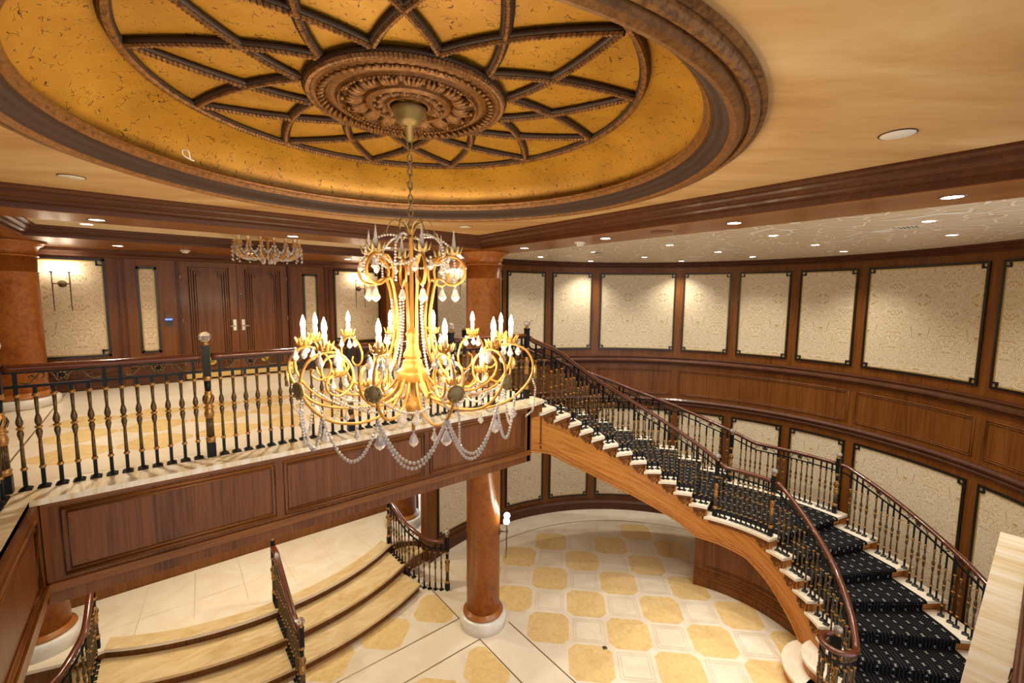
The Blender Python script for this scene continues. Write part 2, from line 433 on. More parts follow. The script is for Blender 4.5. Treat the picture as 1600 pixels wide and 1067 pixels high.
# fascias with raised panel mouldings, marble edges
def rect_mould(mb, x0, x1, z0, z1, fy, mi=0, r=.009, axis='x', out=-1):
    def P(u, z): return W(u, fy + out * .004, z) if axis == 'x' else W(fy + out * .004, u, z)
    for rr, q in ((r, 0), (r * .7, .022)):
        mb.tube([P(x0 + q, z0 + q), P(x1 - q, z0 + q), P(x1 - q, z1 - q), P(x0 + q, z1 - q)], rr * S, 6, mi, True, closed=True)
fa = MB()
fa.box(W(-.47, 3.075, -1.56), W(2.735, 3.13, -1.03), 0)
fa.box(W(-.47, 3.06, -1.495), W(2.735, 3.075, -1.45), 1)
fa.box(W(-.47, 3.10, -1.575), W(2.52, 3.6, -1.50), 1)
fa.box(W(-.47, 3.068, -1.052), W(2.745, 3.075, -1.035), 1)
fa.box(W(2.70, 3.075, -1.56), W(2.75, 3.40, -1.03), 0)
struct(fa, 'trim_1', ['wood', 'woodx'], 'long panelled wood fascia under the gallery railing', 'balcony fascia')
pm = [(-.40, .565), (.615, 1.62), (1.67, 2.655)]
for i, (a, b) in enumerate(pm):
    m = MB(); rect_mould(m, a, b, -1.42, -1.075, 3.075, 0)
    o = m.build('panel_moulding', ['woodx'], bpy.data.objects['trim_1'])
fb = MB(); fb.box(W(-.53, -1.6, -1.56), W(-.475, 3.13, -1.03), 0); fb.box(W(-.475, -1.6, -1.495), W(-.46, 3.075, -1.45), 1); fb.box(W(-.9, -1.6, -1.575), W(-.50, 3.13, -1.50), 1)
struct(fb, 'trim_2', ['wood', 'woody'], 'shadowed panelled wood fascia turning toward the viewer', 'balcony fascia')
for a, b in ((2.0, 2.95), (.95, 1.93)):
    m = MB(); rect_mould(m, a, b, -1.42, -1.075, -.475, 0, axis='y', out=1); m.build('panel_moulding', ['woody'], bpy.data.objects['trim_2'])
fn = MB(); fn.box(W(-.47, .0, -1.56), W(2.80, .055, -1.03), 0)
struct(fn, 'trim_3', ['wood'], 'wood fascia below the near gallery edge', 'balcony fascia')
ed = MB(); ed.prism([(p[0] * S, p[1] * S) for p in [(-.50, 3.05), (2.76, 3.05), (2.94, 3.10), (2.95, 3.30), (2.78, 3.33), (-.76, 3.33)]], (D - 1.03) * S, (D - 1.0) * S, 0)
struct(ed, 'trim_4', ['edge'], 'polished striped marble edging strip beneath the gallery railing', 'marble edging')
ed = MB(); ed.prism([(p[0] * S, p[1] * S) for p in [(-.76, -1.6), (-.50, -1.6), (-.50, 3.05), (-.76, 3.33)]], (D - 1.03) * S, (D - 1.0) * S, 0)
struct(ed, 'trim_15', ['edgey'], 'striped marble edging strip turning toward the viewer at the shadowed corner', 'marble edging')
en = MB(); en.box(W(-.5, -.16, -1.03), W(2.82, .085, -1.0), 0)
struct(en, 'trim_5', ['edge'], 'striped marble edging strip under the near rail by the stairs', 'marble edging')

# curved stairwell wall
A0, A1 = 112.5, -70
def curved(mb, prof, a0, a1, step=1.6, mi=0, c=CW, R=RW, smooth=True, uv=False, cap=False):
    n = max(2, int(abs(a1 - a0) / step)); rows = []; uvs = []
    for (ins, z) in prof:
        rows.append([W2(pol(c, R - ins, a0 + (a1 - a0) * i / n), z) for i in range(n + 1)])
        uvs.append([(rad(a0 + (a1 - a0) * i / n) * R * S, z * S) for i in range(n + 1)])
    mb.grid(rows, mi, smooth, uvs if uv else None)
    if cap:
        for k in (0, -1): mb.add([r[k] for r in rows], [tuple(range(len(rows)))], mi)
cw = MB()
curved(cw, [(0, .5515), (0, -3.6), (-.10, -3.6), (-.10, .5515), (0, .5515)], A0, A1, 1.6, 0, smooth=False, cap=True)
struct(cw, 'wall_curved', ['wood'], 'tall curved wood-panelled wall around the staircase', 'wall')
tr = MB()
for prof in ([(0, .470), (.012, .470), (.02, .49), (.055, .505), (.06, .52), (.10, .535), (.105, .5515)],
             [(0, -.950), (.022, -.955), (.028, -.972), (.018, -.985), (.02, -1.0), (.045, -1.02), (.05, -1.04), (.03, -1.055), (.028, -1.075), (0, -1.085)],
             [(0, -1.632), (.02, -1.637), (.045, -1.66), (.045, -1.675), (.025, -1.685), (.022, -1.70), (.035, -1.715), (.03, -1.735), (0, -1.748)],
             [(0, -3.44), (.02, -3.445), (.03, -3.46), (.05, -3.47), (.06, -3.48), (.06, -3.598)]):
    curved(tr, prof, A0, A1, 1.6, 0, smooth=False)
struct(tr, 'trim_6', ['dark'], 'dark cornice, chair rails and skirting along the curved wall', 'moulding')
for (a, b) in ((83.5, 56), (54.0, 31.6), (29.6, -12.2), (-13.8, -36.4), (-38.4, -52)):
    m = MB()
    for q in (0, .02):
        dq = q / RW * 57.3; pts = []
        n = 16
        for i in range(n + 1): pts.append(W2(pol(CW, RW - .005, a - dq + (b - a + 2 * dq) * i / n), -1.173 - q))
        for i in range(n + 1): pts.append(W2(pol(CW, RW - .005, b + dq + (a - b - 2 * dq) * i / n), -1.569 + q))
        m.tube(pts, (.0085 if q == 0 else .006) * S, 6, 0, True, closed=True)
    tag(m.build('panel_moulding', ['wood'], bpy.data.objects['wall_curved']), None)

# fabric wall panels on the curved wall
UP = [(108.4, 85.2), (83.8, 70.97), (68.9, 56.2), (53.8, 31.55), (29.5, 16.8), (14.8, 2.2), (.2, -12.33), (-14.3, -36.26), (-38.4, -51)]
ords = ['behind the pillar', 'beside the pillar', 'second from the pillar', 'third from the pillar', 'fourth from the pillar', 'fifth from the pillar', 'sixth from the pillar', 'seventh from the pillar', 'at the picture edge']
def panel_curved(a, b, z0, z1, label):
    am = (a + b) / 2; root = thing('framed_damask', label, 'wall panel', W2(pol(CW, RW - .01, am), (z0 + z1) / 2), 'damask panels on the curved wall')
    dt = 57.2958 / RW; w = .024
    fab = MB(); curved(fab, [(.006, z1 - .01), (.006, z0 + .01)], a - .01 * dt, b + .01 * dt, 1.0, 0, uv=True); fab.build('fabric', ['paper'], root)
    fr = MB()
    def bar(a0, a1, zz0, zz1, ins=.018, mi=0):
        curved(fr, [(.0, zz1), (ins, zz1), (ins, zz0), (.0, zz0)], a0, a1, 1.2, mi, smooth=False)
        for x in (a0, a1):
            p, q = pol(CW, RW, x), pol(CW, RW - ins, x); fr.add([W2(p, zz0), W2(q, zz0), W2(q, zz1), W2(p, zz1)], [(0, 1, 2, 3)], mi)
    wd = w * dt
    bar(a, b, z1 - w, z1); bar(a, b, z0, z0 + w); bar(a, a - wd, z0, z1); bar(b + wd, b, z0, z1)
    g = .010 * dt
    bar(a - wd, b + wd, z1 - w - .012, z1 - w, .012, 1); bar(a - wd, b + wd, z0 + w, z0 + w + .012, .012, 1)
    bar(a - wd, a - wd - g, z0 + w, z1 - w, .012, 1); bar(b + wd + g, b + wd, z0 + w, z1 - w, .012, 1)
    q = .072; t = .018
    for (s, e) in ((a, -1), (b, 1)):
        for (zz, u) in ((z1, -1), (z0, 1)):
            x0, x1 = s + e * (q - t) * dt, s + e * q * dt
            lo, hi = sorted((zz, zz + u * q)); bar(max(x0, x1), min(x0, x1), lo, hi, .02)
            lo, hi = sorted((zz + u * (q - t), zz + u * q)); bar(max(s, x1), min(s, x1), lo, hi, .02)
    fr.build('frame', ['frame', 'fillet'], root)
for (a, b), o in zip(UP, ords): panel_curved(a, b, -.855, .385, 'cream damask panel in the upper row of the curved wall, ' + o)
for (a, b), o in zip(UP, ords): panel_curved(a, b, -3.372, -1.826, 'tall damask panel in the lower row of the curved wall, ' + o)

# far gallery wall with the door alcove
YF = 6.28
wf = MB()
wf.box(W(-3.5, YF, -3.6), W(.27, YF + .1, .60), 0); wf.box(W(1.41, YF, -3.6), W(3.2, YF + .1, .60), 0)
wf.box(W(.27, YF, .40), W(1.41, YF + .1, .60), 0); wf.box(W(.27, YF, -3.6), W(1.41, YF + .1, -1.0), 0)
wf.box(W(.22, YF + .09, -1), W(1.46, YF + .14, .45), 0)
struct(wf, 'wall_far', ['wood'], 'far gallery wall of upright-grained brown wood', 'wall')
tf = MB()
for x in (-.25, -.20, 1.85, 1.90): tf.box(W(x, YF - .016, -.8), W(x + .022, YF, .40), 0)
for x0, x1 in ((-3.4, -.24), (1.90, 3.15)):
    tf.box(W(x0, YF - .03, -1), W(x1, YF, -.86), 0); tf.box(W(x0, YF - .042, -.865), W(x1, YF, -.845), 0); tf.box(W(x0, YF - .02, -.80), W(x1, YF, -.785), 0)
for x0, x1 in ((-.18, .25), (1.43, 1.83)): tf.box(W(x0, YF - .014, -1), W(x1, YF, -.80), 0)
tf.sweep([W(-3.4, YF, 0), W(3.15, YF, 0)], [(-0.0, .36 * S), (-.02 * S, .365 * S), (-.03 * S, .385 * S), (-.07 * S, .41 * S), (-.08 * S, .44 * S)], 0)
for x in (.255, 1.40): tf.box(W(x, YF - .02, -1), W(x + .03, YF + .02, .40), 0)
struct(tf, 'trim_7', ['dark'], 'dark pilaster strips, skirting and cornice of the far wall', 'moulding')
def panel_flat(x0, x1, z0, z1, label, corner=True):
    root = thing('framed_damask', label, 'wall panel', W((x0 + x1) / 2, YF, (z0 + z1) / 2), 'damask panels on the far wall')
    f = MB(); y = YF - .006
    f.add([W(x0 + .01, y, z0 + .01), W(x1 - .01, y, z0 + .01), W(x1 - .01, y, z1 - .01), W(x0 + .01, y, z1 - .01)], [(0, 1, 2, 3)], 0, False, [(x * S, z * S) for x, z in ((x0, z0), (x1, z0), (x1, z1), (x0, z1))])
    f.build('fabric', ['paper'], root)
    fr = MB(); w = .022
    def bar(a, b, c, d, t=.018, mi=0): fr.box(W(a, YF - t, c), W(b, YF, d), mi)
    bar(x0, x1, z1 - w, z1); bar(x0, x1, z0, z0 + w); bar(x0, x0 + w, z0, z1); bar(x1 - w, x1, z0, z1)
    bar(x0 + w, x1 - w, z1 - w - .012, z1 - w, .012, 1); bar(x0 + w, x1 - w, z0 + w, z0 + w + .012, .012, 1)
    bar(x0 + w, x0 + w + .012, z0, z1, .012, 1); bar(x1 - w - .012, x1 - w, z0, z1, .012, 1)
    if corner:
        q, t = .072, .018
        for (s, e) in ((x0, 1), (x1, -1)):
            for (zz, u) in ((z1, -1), (z0, 1)):
                bar(s + e * (q - t), s + e * q, zz, zz + u * q, .02); bar(s, s + e * q, zz + u * (q - t), zz + u * q, .02)
    fr.build('frame', ['frame', 'fillet'], root)
panel_flat(-.98, -.326, -.663, .344, 'wide damask wall panel behind the two-globe sconce near the big left pillar')
panel_flat(-.085, .09, -.652, .279, 'narrow damask strip panel beside the blue-lit card reader', False)
panel_flat(1.577, 1.76, -.652, .262, 'narrow damask strip panel on the far side of the double doors', False)
panel_flat(1.969, 2.62, -.663, .34, 'wide damask wall panel seen just behind the chandelier')
wl = MB(); wl.box(W(-3.6, -1.6, -3.6), W(-3.5, 7, .74), 0); struct(wl, 'wall_left', ['wood'])

# beams and ceilings
bm = MB(); bm.box(W(-1.17, 3.54, ZS), W(2.50, 3.94, ZTOP)); struct(bm, 'trim_8', ['woodx'], 'wood ceiling beam between the dome and the gallery', 'ceiling beam')
bm = MB(); bm.box(W(2.50, -1.2, ZS), W(2.94, YF, ZTOP)); struct(bm, 'trim_9', ['woody'], 'wood ceiling beam between the dome and the stairwell', 'ceiling beam')
bm = MB(); bm.box(W(-1.17, -1.2, ZS), W(-.73, 3.54, ZTOP)); bm.box(W(-1.17, 3.94, ZS), W(-.73, YF, ZTOP)); struct(bm, 'trim_10', ['woody'], 'wood ceiling beam over the left pillars', 'ceiling beam')
bm = MB(); bm.box(W(-.73, 5.17, ZS), W(2.50, YF, ZTOP)); struct(bm, 'trim_11', ['woodx'], 'wide wood soffit along the far wall', 'ceiling beam')
bm = MB(); bm.box(W(-.73, -.50, ZS), W(2.50, -.06, ZTOP)); struct(bm, 'trim_12', ['woodx'])
cp = [(0, ZS + .002), (.012, ZS + .004), (.014, ZS + .030), (.040, ZS + .040), (.044, ZS + .052), (.060, ZS + .056), (.078, ZS + .072), (.082, ZS + .084), (.104, ZS + .088), (.118, ZS + .098), (.118, ZC)]
cr = MB()
def crown(x0, x1, y0, y1, k=1.0):
    cr.sweep([W(x0, y0, -D), W(x1, y0, -D), W(x1, y1, -D), W(x0, y1, -D)], [(o * k * S, (ZS + (h - ZS) * k + D) * S) for o, h in cp], 0, closed=True)
crown(-.73, 2.50, -.06, 3.54)
struct(cr, 'trim_13', ['dark'], 'stepped dark crown moulding around the dome ceiling', 'crown moulding')
cr = MB(); crown(-.73, 2.50, 3.94, 5.17, .76); struct(cr, 'trim_14', ['dark'], 'crown moulding around the gallery coffer', 'crown moulding')
ca = MB(); n = 96; x0, x1, y0, y1 = -.73, 2.50, -.06, 3.54
inn, outp = [], []
angs = sorted([2 * PI * i / n for i in range(n)] + [math.atan2(y - DC[1], x - DC[0]) % (2 * PI) for x in (x0, x1) for y in (y0, y1)])
for a in angs:
    c, s = cos(a), sin(a)
    k = min((x1 - DC[0]) / c if c > 1e-9 else 1e9, (x0 - DC[0]) / c if c < -1e-9 else 1e9, (y1 - DC[1]) / s if s > 1e-9 else 1e9, (y0 - DC[1]) / s if s < -1e-9 else 1e9)
    inn.append(W(DC[0] + 1.25 * c, DC[1] + 1.25 * s, ZC)); outp.append(W(DC[0] + k * c, DC[1] + k * s, ZC))
m_ = len(angs); ca.add(inn + outp, [(i, (i + 1) % m_, m_ + (i + 1) % m_, m_ + i) for i in range(m_)], 0)
struct(ca, 'ceiling', ['faux'], 'sponged tan plaster ceiling around the golden dome', 'ceiling')
cg = MB(); cg.box(W(-.73, 3.94, ZK), W(2.50, 5.17, ZK + .04)); cg.box(W(-3.5, -1.2, ZC), W(-1.17, YF, ZC + .04)); struct(cg, 'ceiling_gallery', ['plaster'], 'cream coffer ceiling over the gallery', 'ceiling')
cs = MB(); cs.box(W(2.94, -1.2, ZC), W(7.2, 5.9, ZC + .04)); struct(cs, 'ceiling_stairwell', ['leafceil'], 'cream leaf-relief ceiling over the curved staircase', 'ceiling')
rf = MB(); rf.box(W(-3.6, -1.2, ZTOP + .16), W(7.3, 7.0, ZTOP + .22)); struct(rf, 'ceiling_slab', ['plaster'])

# lower hall raised floor and its three curved steps
SR = .103; CE = (.88, 7.45)
zr = -D + 3 * SR
def stepedge(r, x0, x1, n=24):
    return [(x0 + (x1 - x0) * i / n, CE[1] - math.sqrt(max(.01, r * r - (x0 + (x1 - x0) * i / n - CE[0]) ** 2))) for i in range(n + 1)]
re_ = [(-3.4, 6.1), (-1.12, 5.45), (-.62, 5.31)] + stepedge(2.53, -.5, 2.30) + [(2.45, 5.40), (2.60, 5.30), (2.80, 5.25), (2.75, 6.27), (-3.4, 6.27)]
rfl = MB(); rfl.prism([(p[0] * S, p[1] * S) for p in re_], (D + zr - .03) * S, (D + zr) * S, 0)
ri = [(p[0], p[1] + .03) for p in re_]; rfl.prism([(p[0] * S, p[1] * S) for p in ri[:-2]] + [(2.75 * S, 6.26 * S), (-3.4 * S, 6.26 * S)], .002, (D + zr - .03) * S, 1)
e1 = stepedge(2.53, -.5, 2.30); e2 = stepedge(2.37, -.47, 2.26)
for i in range(len(e1) - 1): rfl.add([W(*e1[i], zr + .001), W(*e1[i + 1], zr + .001), W(*e2[i + 1], zr + .001), W(*e2[i], zr + .001)], [(0, 1, 2, 3)], 2)
for x in (-.3, .18, .66, 1.14, 1.62, 2.1): strip(rfl, (x, 5.3), (x * .9 + .09, 6.2), zr + .0015, .006, 3)
for y in (5.62,): strip(rfl, (-.6, y), (2.4, y), zr + .0015, .006, 3)
struct(rfl, 'floor_raised', ['cream', 'wood', 'step', 'grout'], 'raised cream marble floor of the entry hall beneath the gallery', 'floor')
st = thing('entry_steps', 'two broad curved honey marble steps with brown risers below the gallery', 'steps', W(.88, 4.6, -D))
for k, (r, xa, xb, tail) in enumerate(((3.175, -.62, 2.378, [(2.30, 5.0), (-.54, 5.0)]), (2.86, -.70, 2.52, [(2.68, 5.20), (2.62, 5.30), (2.5, 5.36), (-.75, 5.44)]))):
    z = -D + (k + 1) * SR; e = stepedge(r, xa, xb)
    if k == 1: e = e + [(2.66, 5.12)]
    m = MB(); m.prism([(p[0] * S, p[1] * S) for p in e + tail], (D + z - .028) * S, (D + z) * S, 0); m.build('tread', ['step'], st)
    m = MB(); q = [(p[0], p[1] + .028) for p in e] + [(p[0] - (.02 if p[0] > 1 else -.02), p[1]) for p in tail]
    m.prism([(p[0] * S, p[1] * S) for p in q], .002, (D + z - .028) * S, 0); m.build('riser', ['wood'], st)

# round columns
def column(x, y, z0, z1, label, plinth=.075, cap=True):
    c = thing('column', label, 'column', W(x, y, z0), 'round burl-veneered columns'); p = W(x, y, 0) ; p.z = 0
    def Z(z): return (z + D) * S
    R = .18 * S; b = z0 + plinth
    m = MB(); m.lathe((p.x, p.y, 0), [(.255 * S, Z(z0)), (.255 * S, Z(b - .012)), (.243 * S, Z(b))], 40); m.build('plinth', ['white'], c)
    m = MB(); m.lathe((p.x, p.y, 0), [(R, Z(b)), (.215 * S, Z(b + .001)), (.222 * S, Z(b + .012)), (.215 * S, Z(b + .024)), (.195 * S, Z(b + .032)), (.186 * S, Z(b + .046)), (R, Z(b + .05))], 40); m.build('base_ring', ['ring'], c)
    top = z1 - (.135 if cap else .05)
    m = MB(); m.lathe((p.x, p.y, 0), [(R, Z(b + .04)), (R, Z(top - .14)), (R + .012, Z(top - .138)), (R + .014, Z(top - .130)), (R, Z(top - .127)), (R, Z(top))], 40); m.build('shaft', ['burl'], c)
    m = MB()
    pr = [(R, Z(top)), (R + .02, Z(top + .002)), (R + .022, Z(top + .012)), (R + .006, Z(top + .016))]
    if cap: pr += [(R + .01, Z(top + .05)), (R + .035, Z(top + .085)), (R + .075, Z(top + .098)), (R + .08, Z(top + .112)), (R + .11, Z(top + .116)), (R + .11, Z(z1))]
    else: pr += [(R + .03, Z(top + .03)), (R + .035, Z(z1))]
    m.lathe((p.x, p.y, 0), pr, 40); m.build('capital', ['burl'], c)
XA, XB, YA, YB = -.92, 2.69, 3.77, 5.75
zl_ = -1.56
column(XB, YA, -1.0, ZS, 'burl column on the gallery directly behind the chandelier')
column(XB, YB, -1.0, ZS, 'burl column on the gallery against the far corner, half hidden by the chandelier')
column(XA, YB, -1.0, ZS, 'large burl column on the gallery beside the wall sconce')
column(XB, YA, -D, zl_ + .06, 'lower hall column carrying the round-globe sconce', .14, False)
column(XB, YB, zr, zl_ + .06, 'lower hall column on the raised floor beside the curved wall', .14, False)
column(XA, YB, zr, zl_ + .06, 'broad lower column seen under the corner of the gallery', .14, False)
column(XA, YA, -D, zl_ + .06, 'lower column at the bottom corner of the view under the shadowed fascia', .14, False)
# lamp powers (watts), daylight and exposure
PW_BEAM, PW_GAL, PW_STAIR, PW_LOW = 72, 66, 100, 56
WORLD, EXPO = 1.0, .8

# ------------------------------------------------------------------ golden dome
dome = thing('ceiling_dome', 'shallow oval golden dome with petal-shaped rope mouldings over the chandelier', 'ceiling dome', W(*DC, ZC))
dz = lambda z: (z + D) * S
dc0 = Vector((DC[0] * S, DC[1] * S, 0))
m = MB()
cv = [(1.215, .592)] + [(1.215 - .278 * (1 - cos(t * PI / 2)), .592 + .223 * sin(t * PI / 2)) for t in [i / 12 for i in range(1, 13)]] + [(.80, .8165), (.5, .818), (.02, .82)]
m.lathe(dc0, [(r * S, dz(z)) for r, z in cv], 120, caps=False); m.build('dome_shell', ['goldleaf'], dome)
m = MB()
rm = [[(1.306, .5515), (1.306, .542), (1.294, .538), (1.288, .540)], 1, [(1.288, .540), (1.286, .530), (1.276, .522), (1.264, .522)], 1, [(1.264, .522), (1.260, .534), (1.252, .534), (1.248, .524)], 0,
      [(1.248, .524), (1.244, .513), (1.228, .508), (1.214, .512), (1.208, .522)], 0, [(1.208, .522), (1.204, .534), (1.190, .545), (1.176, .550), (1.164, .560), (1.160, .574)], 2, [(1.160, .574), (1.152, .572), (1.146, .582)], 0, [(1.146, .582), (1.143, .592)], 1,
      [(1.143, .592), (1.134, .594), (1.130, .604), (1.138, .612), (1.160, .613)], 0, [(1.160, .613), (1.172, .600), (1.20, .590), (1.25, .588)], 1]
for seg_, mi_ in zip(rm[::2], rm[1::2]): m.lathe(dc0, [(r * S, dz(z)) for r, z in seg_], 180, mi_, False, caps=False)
m.build('rim_moulding', ['moldgold', 'rope', 'ropeshade'], dome)
def rope(mb, pts, r, z, closed=False, rr=.0092):
    mb.tube(pts, .020 * S, 6, 1, True, closed=closed, flat=.55)  # dark flat band: the moulding's shaded side put in as colour
    P = [Vector(p) - Vector((0, 0, .012 * S)) for p in pts]
    # even resampling so that the rope shows its twisted lumps
    seg = [0]
    Q = P + ([P[0]] if closed else [])
    for a, b in zip(Q, Q[1:]): seg.append(seg[-1] + (b - a).length)
    step = .0052 * S; n = int(seg[-1] / step); out = []; j = 0
    for i in range(n + (0 if closed else 1)):
        s = seg[-1] * i / n
        while j < len(seg) - 2 and seg[j + 1] < s: j += 1
        t = (s - seg[j]) / max(1e-9, seg[j + 1] - seg[j]); out.append(Q[j].lerp(Q[j + 1], t))
    mb.tube(out, [rr * S * (1.12 if i % 3 == 0 else (.98 if i % 3 == 1 else .72)) for i in range(len(out))], 6, 0, False, closed=closed)
ZR = .806
m = MB(); rope(m, [W2(pol(DC, .937, 2.5 * i), ZR) for i in range(144)], 0, 0, True, .0125); m.build('rope_ring', ['rope', 'ropeshade'], dome)
def petal_curve(a, sgn):
    out = []
    T, X, E = [Vector(pol((0, 0), r, a + sgn * g)) for r, g in ((.912, 0), (.608, 15), (.415, 29.4))]
    for i in range(21):   # a curve through the tip, the crossing and the rose
        t = i / 20; h = .56
        p = T * ((t - h) * (t - 1) / h) + X * (t * (t - 1) / (h * (h - 1))) + E * (t * (t - h) / (1 - h))
        out.append(W(DC[0] + p.x, DC[1] + p.y, ZR))
    return out
for k in range(12):
    a = 17.5 + 30 * k; m = MB()
    for sg in (1, -1): rope(m, petal_curve(a, sg), 0, 0)
    m.build('rope_petal', ['rope', 'ropeshade'], dome)
# central rose
rose = thing('ceiling_rose', 'carved bronze-gold ceiling rose of acanthus leaves above the chandelier chain', 'ceiling rose', W(*DC, .80))
m = MB()
rp = [(.385, .812), (.385, .792), (.372, .780), (.360, .782), (.352, .776), (.340, .780), (.336, .800), (.322, .802), (.318, .786), (.302, .778), (.288, .780), (.283, .772), (.270, .776), (.264, .796), (.22, .806), (.176, .796), (.170, .776), (.158, .768), (.146, .772), (.140, .790), (.110, .796), (.094, .786), (.088, .774), (.078, .774), (.074, .80)]
m.lathe(dc0, [(r * S, dz(z)) for r, z in rp], 96, 0, False, caps=False); m.build('moulded_disc', ['moldgold'], rose)
m = MB(); rope(m, [W2(pol(DC, .385, 5 * i), .80) for i in range(72)], 0, 0, True, .013); m.build('rope_ring', ['rope', 'ropeshade'], rose)
# leaf: a lobed, ribbed plaque curling down at the tip
def leafmesh(r0, r1, wdt, lift):
    mb = MB()
    for q in range(-2, 3):
        pts = []; rr = []
        for i in range(7):
            t = i / 6; r = r0 + (r1 - r0) * t; an = q * wdt * (.35 + .75 * t) / r * 57.3
            x, y = pol(DC, r - abs(q) * .008 * t, an); pts.append(W(x, y, .796 - lift * sin(PI * t * .8) - .006 * (2 - abs(q)) * t)); rr.append((.0035 + .0085 * sin(PI * (t * .75 + .22))) * S)
        mb.tube(pts, rr, 6, 0, True)
    x, y = pol(DC, r1 + .004, 0); mb.ball(W(x, y, .782), .012 * S, 8)
    return mb
src = leafmesh(.182, .256, .017, .016).build('acanthus_leaf', ['rope'], rose)
for k in range(1, 16):
    c = linked(src, 'acanthus_leaf', rose, src.matrix_basis.translation + parent_loc(rose)); c.location = src.location; c.rotation_euler = (0, 0, 2 * PI * k / 16)
src = leafmesh(.100, .136, .010, .012).build('inner_leaf', ['rope'], rose)
for k in range(1, 16):
    c = linked(src, 'inner_leaf', rose, (0, 0, 0)); c.location = src.location; c.rotation_euler = (0, 0, 2 * PI * (k + .5) / 16)
m = MB()
for k in range(64):
    a = 360 * k / 64
    m.tube([W2(pol(DC, .350, a), .772), W2(pol(DC, .332, a + 2.2), .776), W2(pol(DC, .322, a + 2.4), .786)], [.009 * S, .008 * S, .003 * S], 5, 0, True)
m.build('leaf_border', ['moldgold'], rose)
m = MB()
for k in range(96):
    m.ball(W2(pol(DC, .276, 3.75 * k), .771), (.0085 if k % 8 < 6 else .005) * S, 6)
m.build('bead_border', ['moldgold'], rose)

# ------------------------------------------------------------------ main chandelier
CX = W(*DC, 0); CX.z = 0
def C(r, a, z):
    return Vector((CX.x + r * S * cos(a), CX.y + r * S * sin(a), (z + D) * S))
FA = math.atan2(-DC[1], -DC[0])          # towards the viewer
ch = thing('chandelier', 'large gold scroll chandelier with lit candle bulbs and crystal garlands hanging from the dome', 'chandelier', C(0, 0, .76))
m = MB(); m.lathe(CX, [(.069 * S, dz(.771)), (.070 * S, dz(.764)), (.069 * S, dz(.758)), (.066 * S, dz(.748)), (.060 * S, dz(.744)), (.052 * S, dz(.716)), (.030 * S, dz(.700)), (.017 * S, dz(.698)), (.015 * S, dz(.640)), (.006 * S, dz(.638))], 32); m.build('ceiling_canopy', ['canopy'], ch)
m = MB(); z = .640; k = 0
while z > .285:
    c = C(0, 0, z - .0155); ax = Vector((cos(FA + PI / 2 + (PI / 2 if k % 2 else 0.35)), sin(FA + PI / 2 + (PI / 2 if k % 2 else .35)), 0))
    m.tube([c + ax * (.0095 * S * cos(t)) + Vector((0, 0, .0185 * S * sin(t))) for t in [2 * PI * i / 14 for i in range(14)]], .0034 * S, 6, 0, True, closed=True)
    z -= .0275; k += 1
m.build('chain', ['chold'], ch)
m = MB()
m.lathe(CX, [(.001, dz(.295)), (.012 * S, dz(.288)), (.016 * S, dz(.27)), (.011 * S, dz(.255)), (.0085 * S, dz(.24)), (.0085 * S, dz(-.14)), (.022 * S, dz(-.155)), (.030 * S, dz(-.168)), (.022 * S, dz(-.182)), (.026 * S, dz(-.192)), (.021 * S, dz(-.20)), (.022 * S, dz(-.22)), (.036 * S, dz(-.25)), (.040 * S, dz(-.268)), (.028 * S, dz(-.276)), (.040 * S, dz(-.283)), (.043 * S, dz(-.300)), (.052 * S, dz(-.318)), (.066 * S, dz(-.328)), (.068 * S, dz(-.332)), (.068 * S, dz(-.366)), (.058 * S, dz(-.376)), (.016 * S, dz(-.384)), (.011 * S, dz(-.40)), (.011 * S, dz(-.445)), (.022 * S, dz(-.452)), (.020 * S, dz(-.462)), (.030 * S, dz(-.470)), (.034 * S, dz(-.500)), (.022 * S, dz(-.525)), (.009 * S, dz(-.53)), (.0075 * S, dz(-.595)), (.001, dz(-.60))], 28)
m.build('stem', ['chgold'], ch)
m = MB()
for k in range(6):
    a = FA + PI * k / 3 + .4
    m.tube(smoothpts([C(.012, a, .27), C(.03, a, .30), (C(.07, a + .1, .315)), C(.095, a + .15, .285), C(.10, a + .15, .26)], 5), [.0042 * S * (1 - .03 * i) for i in range(21)], 6)
    m.tube([C(.098, a + .15, .275), C(.112, a + .22, .262), C(.12, a + .25, .24)], [.001, .006 * S, .0008], 6, flat=.4)
    m.tube([C(.014, a + .5, .24), C(.03, a + .5, .25), C(.045, a + .5, .235)], [.004, .008 * S, .001], 6, flat=.4)
m.build('leaf_crown', ['chold'], ch)
def flower(mb, c, r, h, n=8, mi=0):
    mb.lathe(c, [(.004 * S, -.004 * S), (r * .55, 0), (r * .75, h * .3), (r * .62, h * .45), (r * .3, h * .3), (.001, h * .3)], 12, mi)
    for k in range(n):
        a = 2 * PI * k / n; d = Vector((cos(a), sin(a), 0))
        mb.tube([c + d * r * .5, c + d * r * .85 + Vector((0, 0, h * .25)), c + d * r * 1.0 + Vector((0, 0, h * .75)), c + d * r * 1.18 + Vector((0, 0, h * 1.05))], [.003 * S, .0075 * S, .006 * S, .0006 * S], 6, mi, True, flat=.45)
def kite(h, w):   # faceted drop with a top bead, hanging from the origin
    mb = MB(); o = Vector((0, 0, 0))
    mb.ball(o + Vector((0, 0, -.006 * S)), .0055 * S, 8, 0, False)
    mb.lathe(o, [(.0008, -.011 * S), (w * .42, -.011 * S - h * .16), (w * .62, -.011 * S - h * .42), (w, -.011 * S - h * .66), (w * .62, -.011 * S - h * .86), (.0006, -.011 * S - h)], 8, 0, False)
    return mb
proto = {}
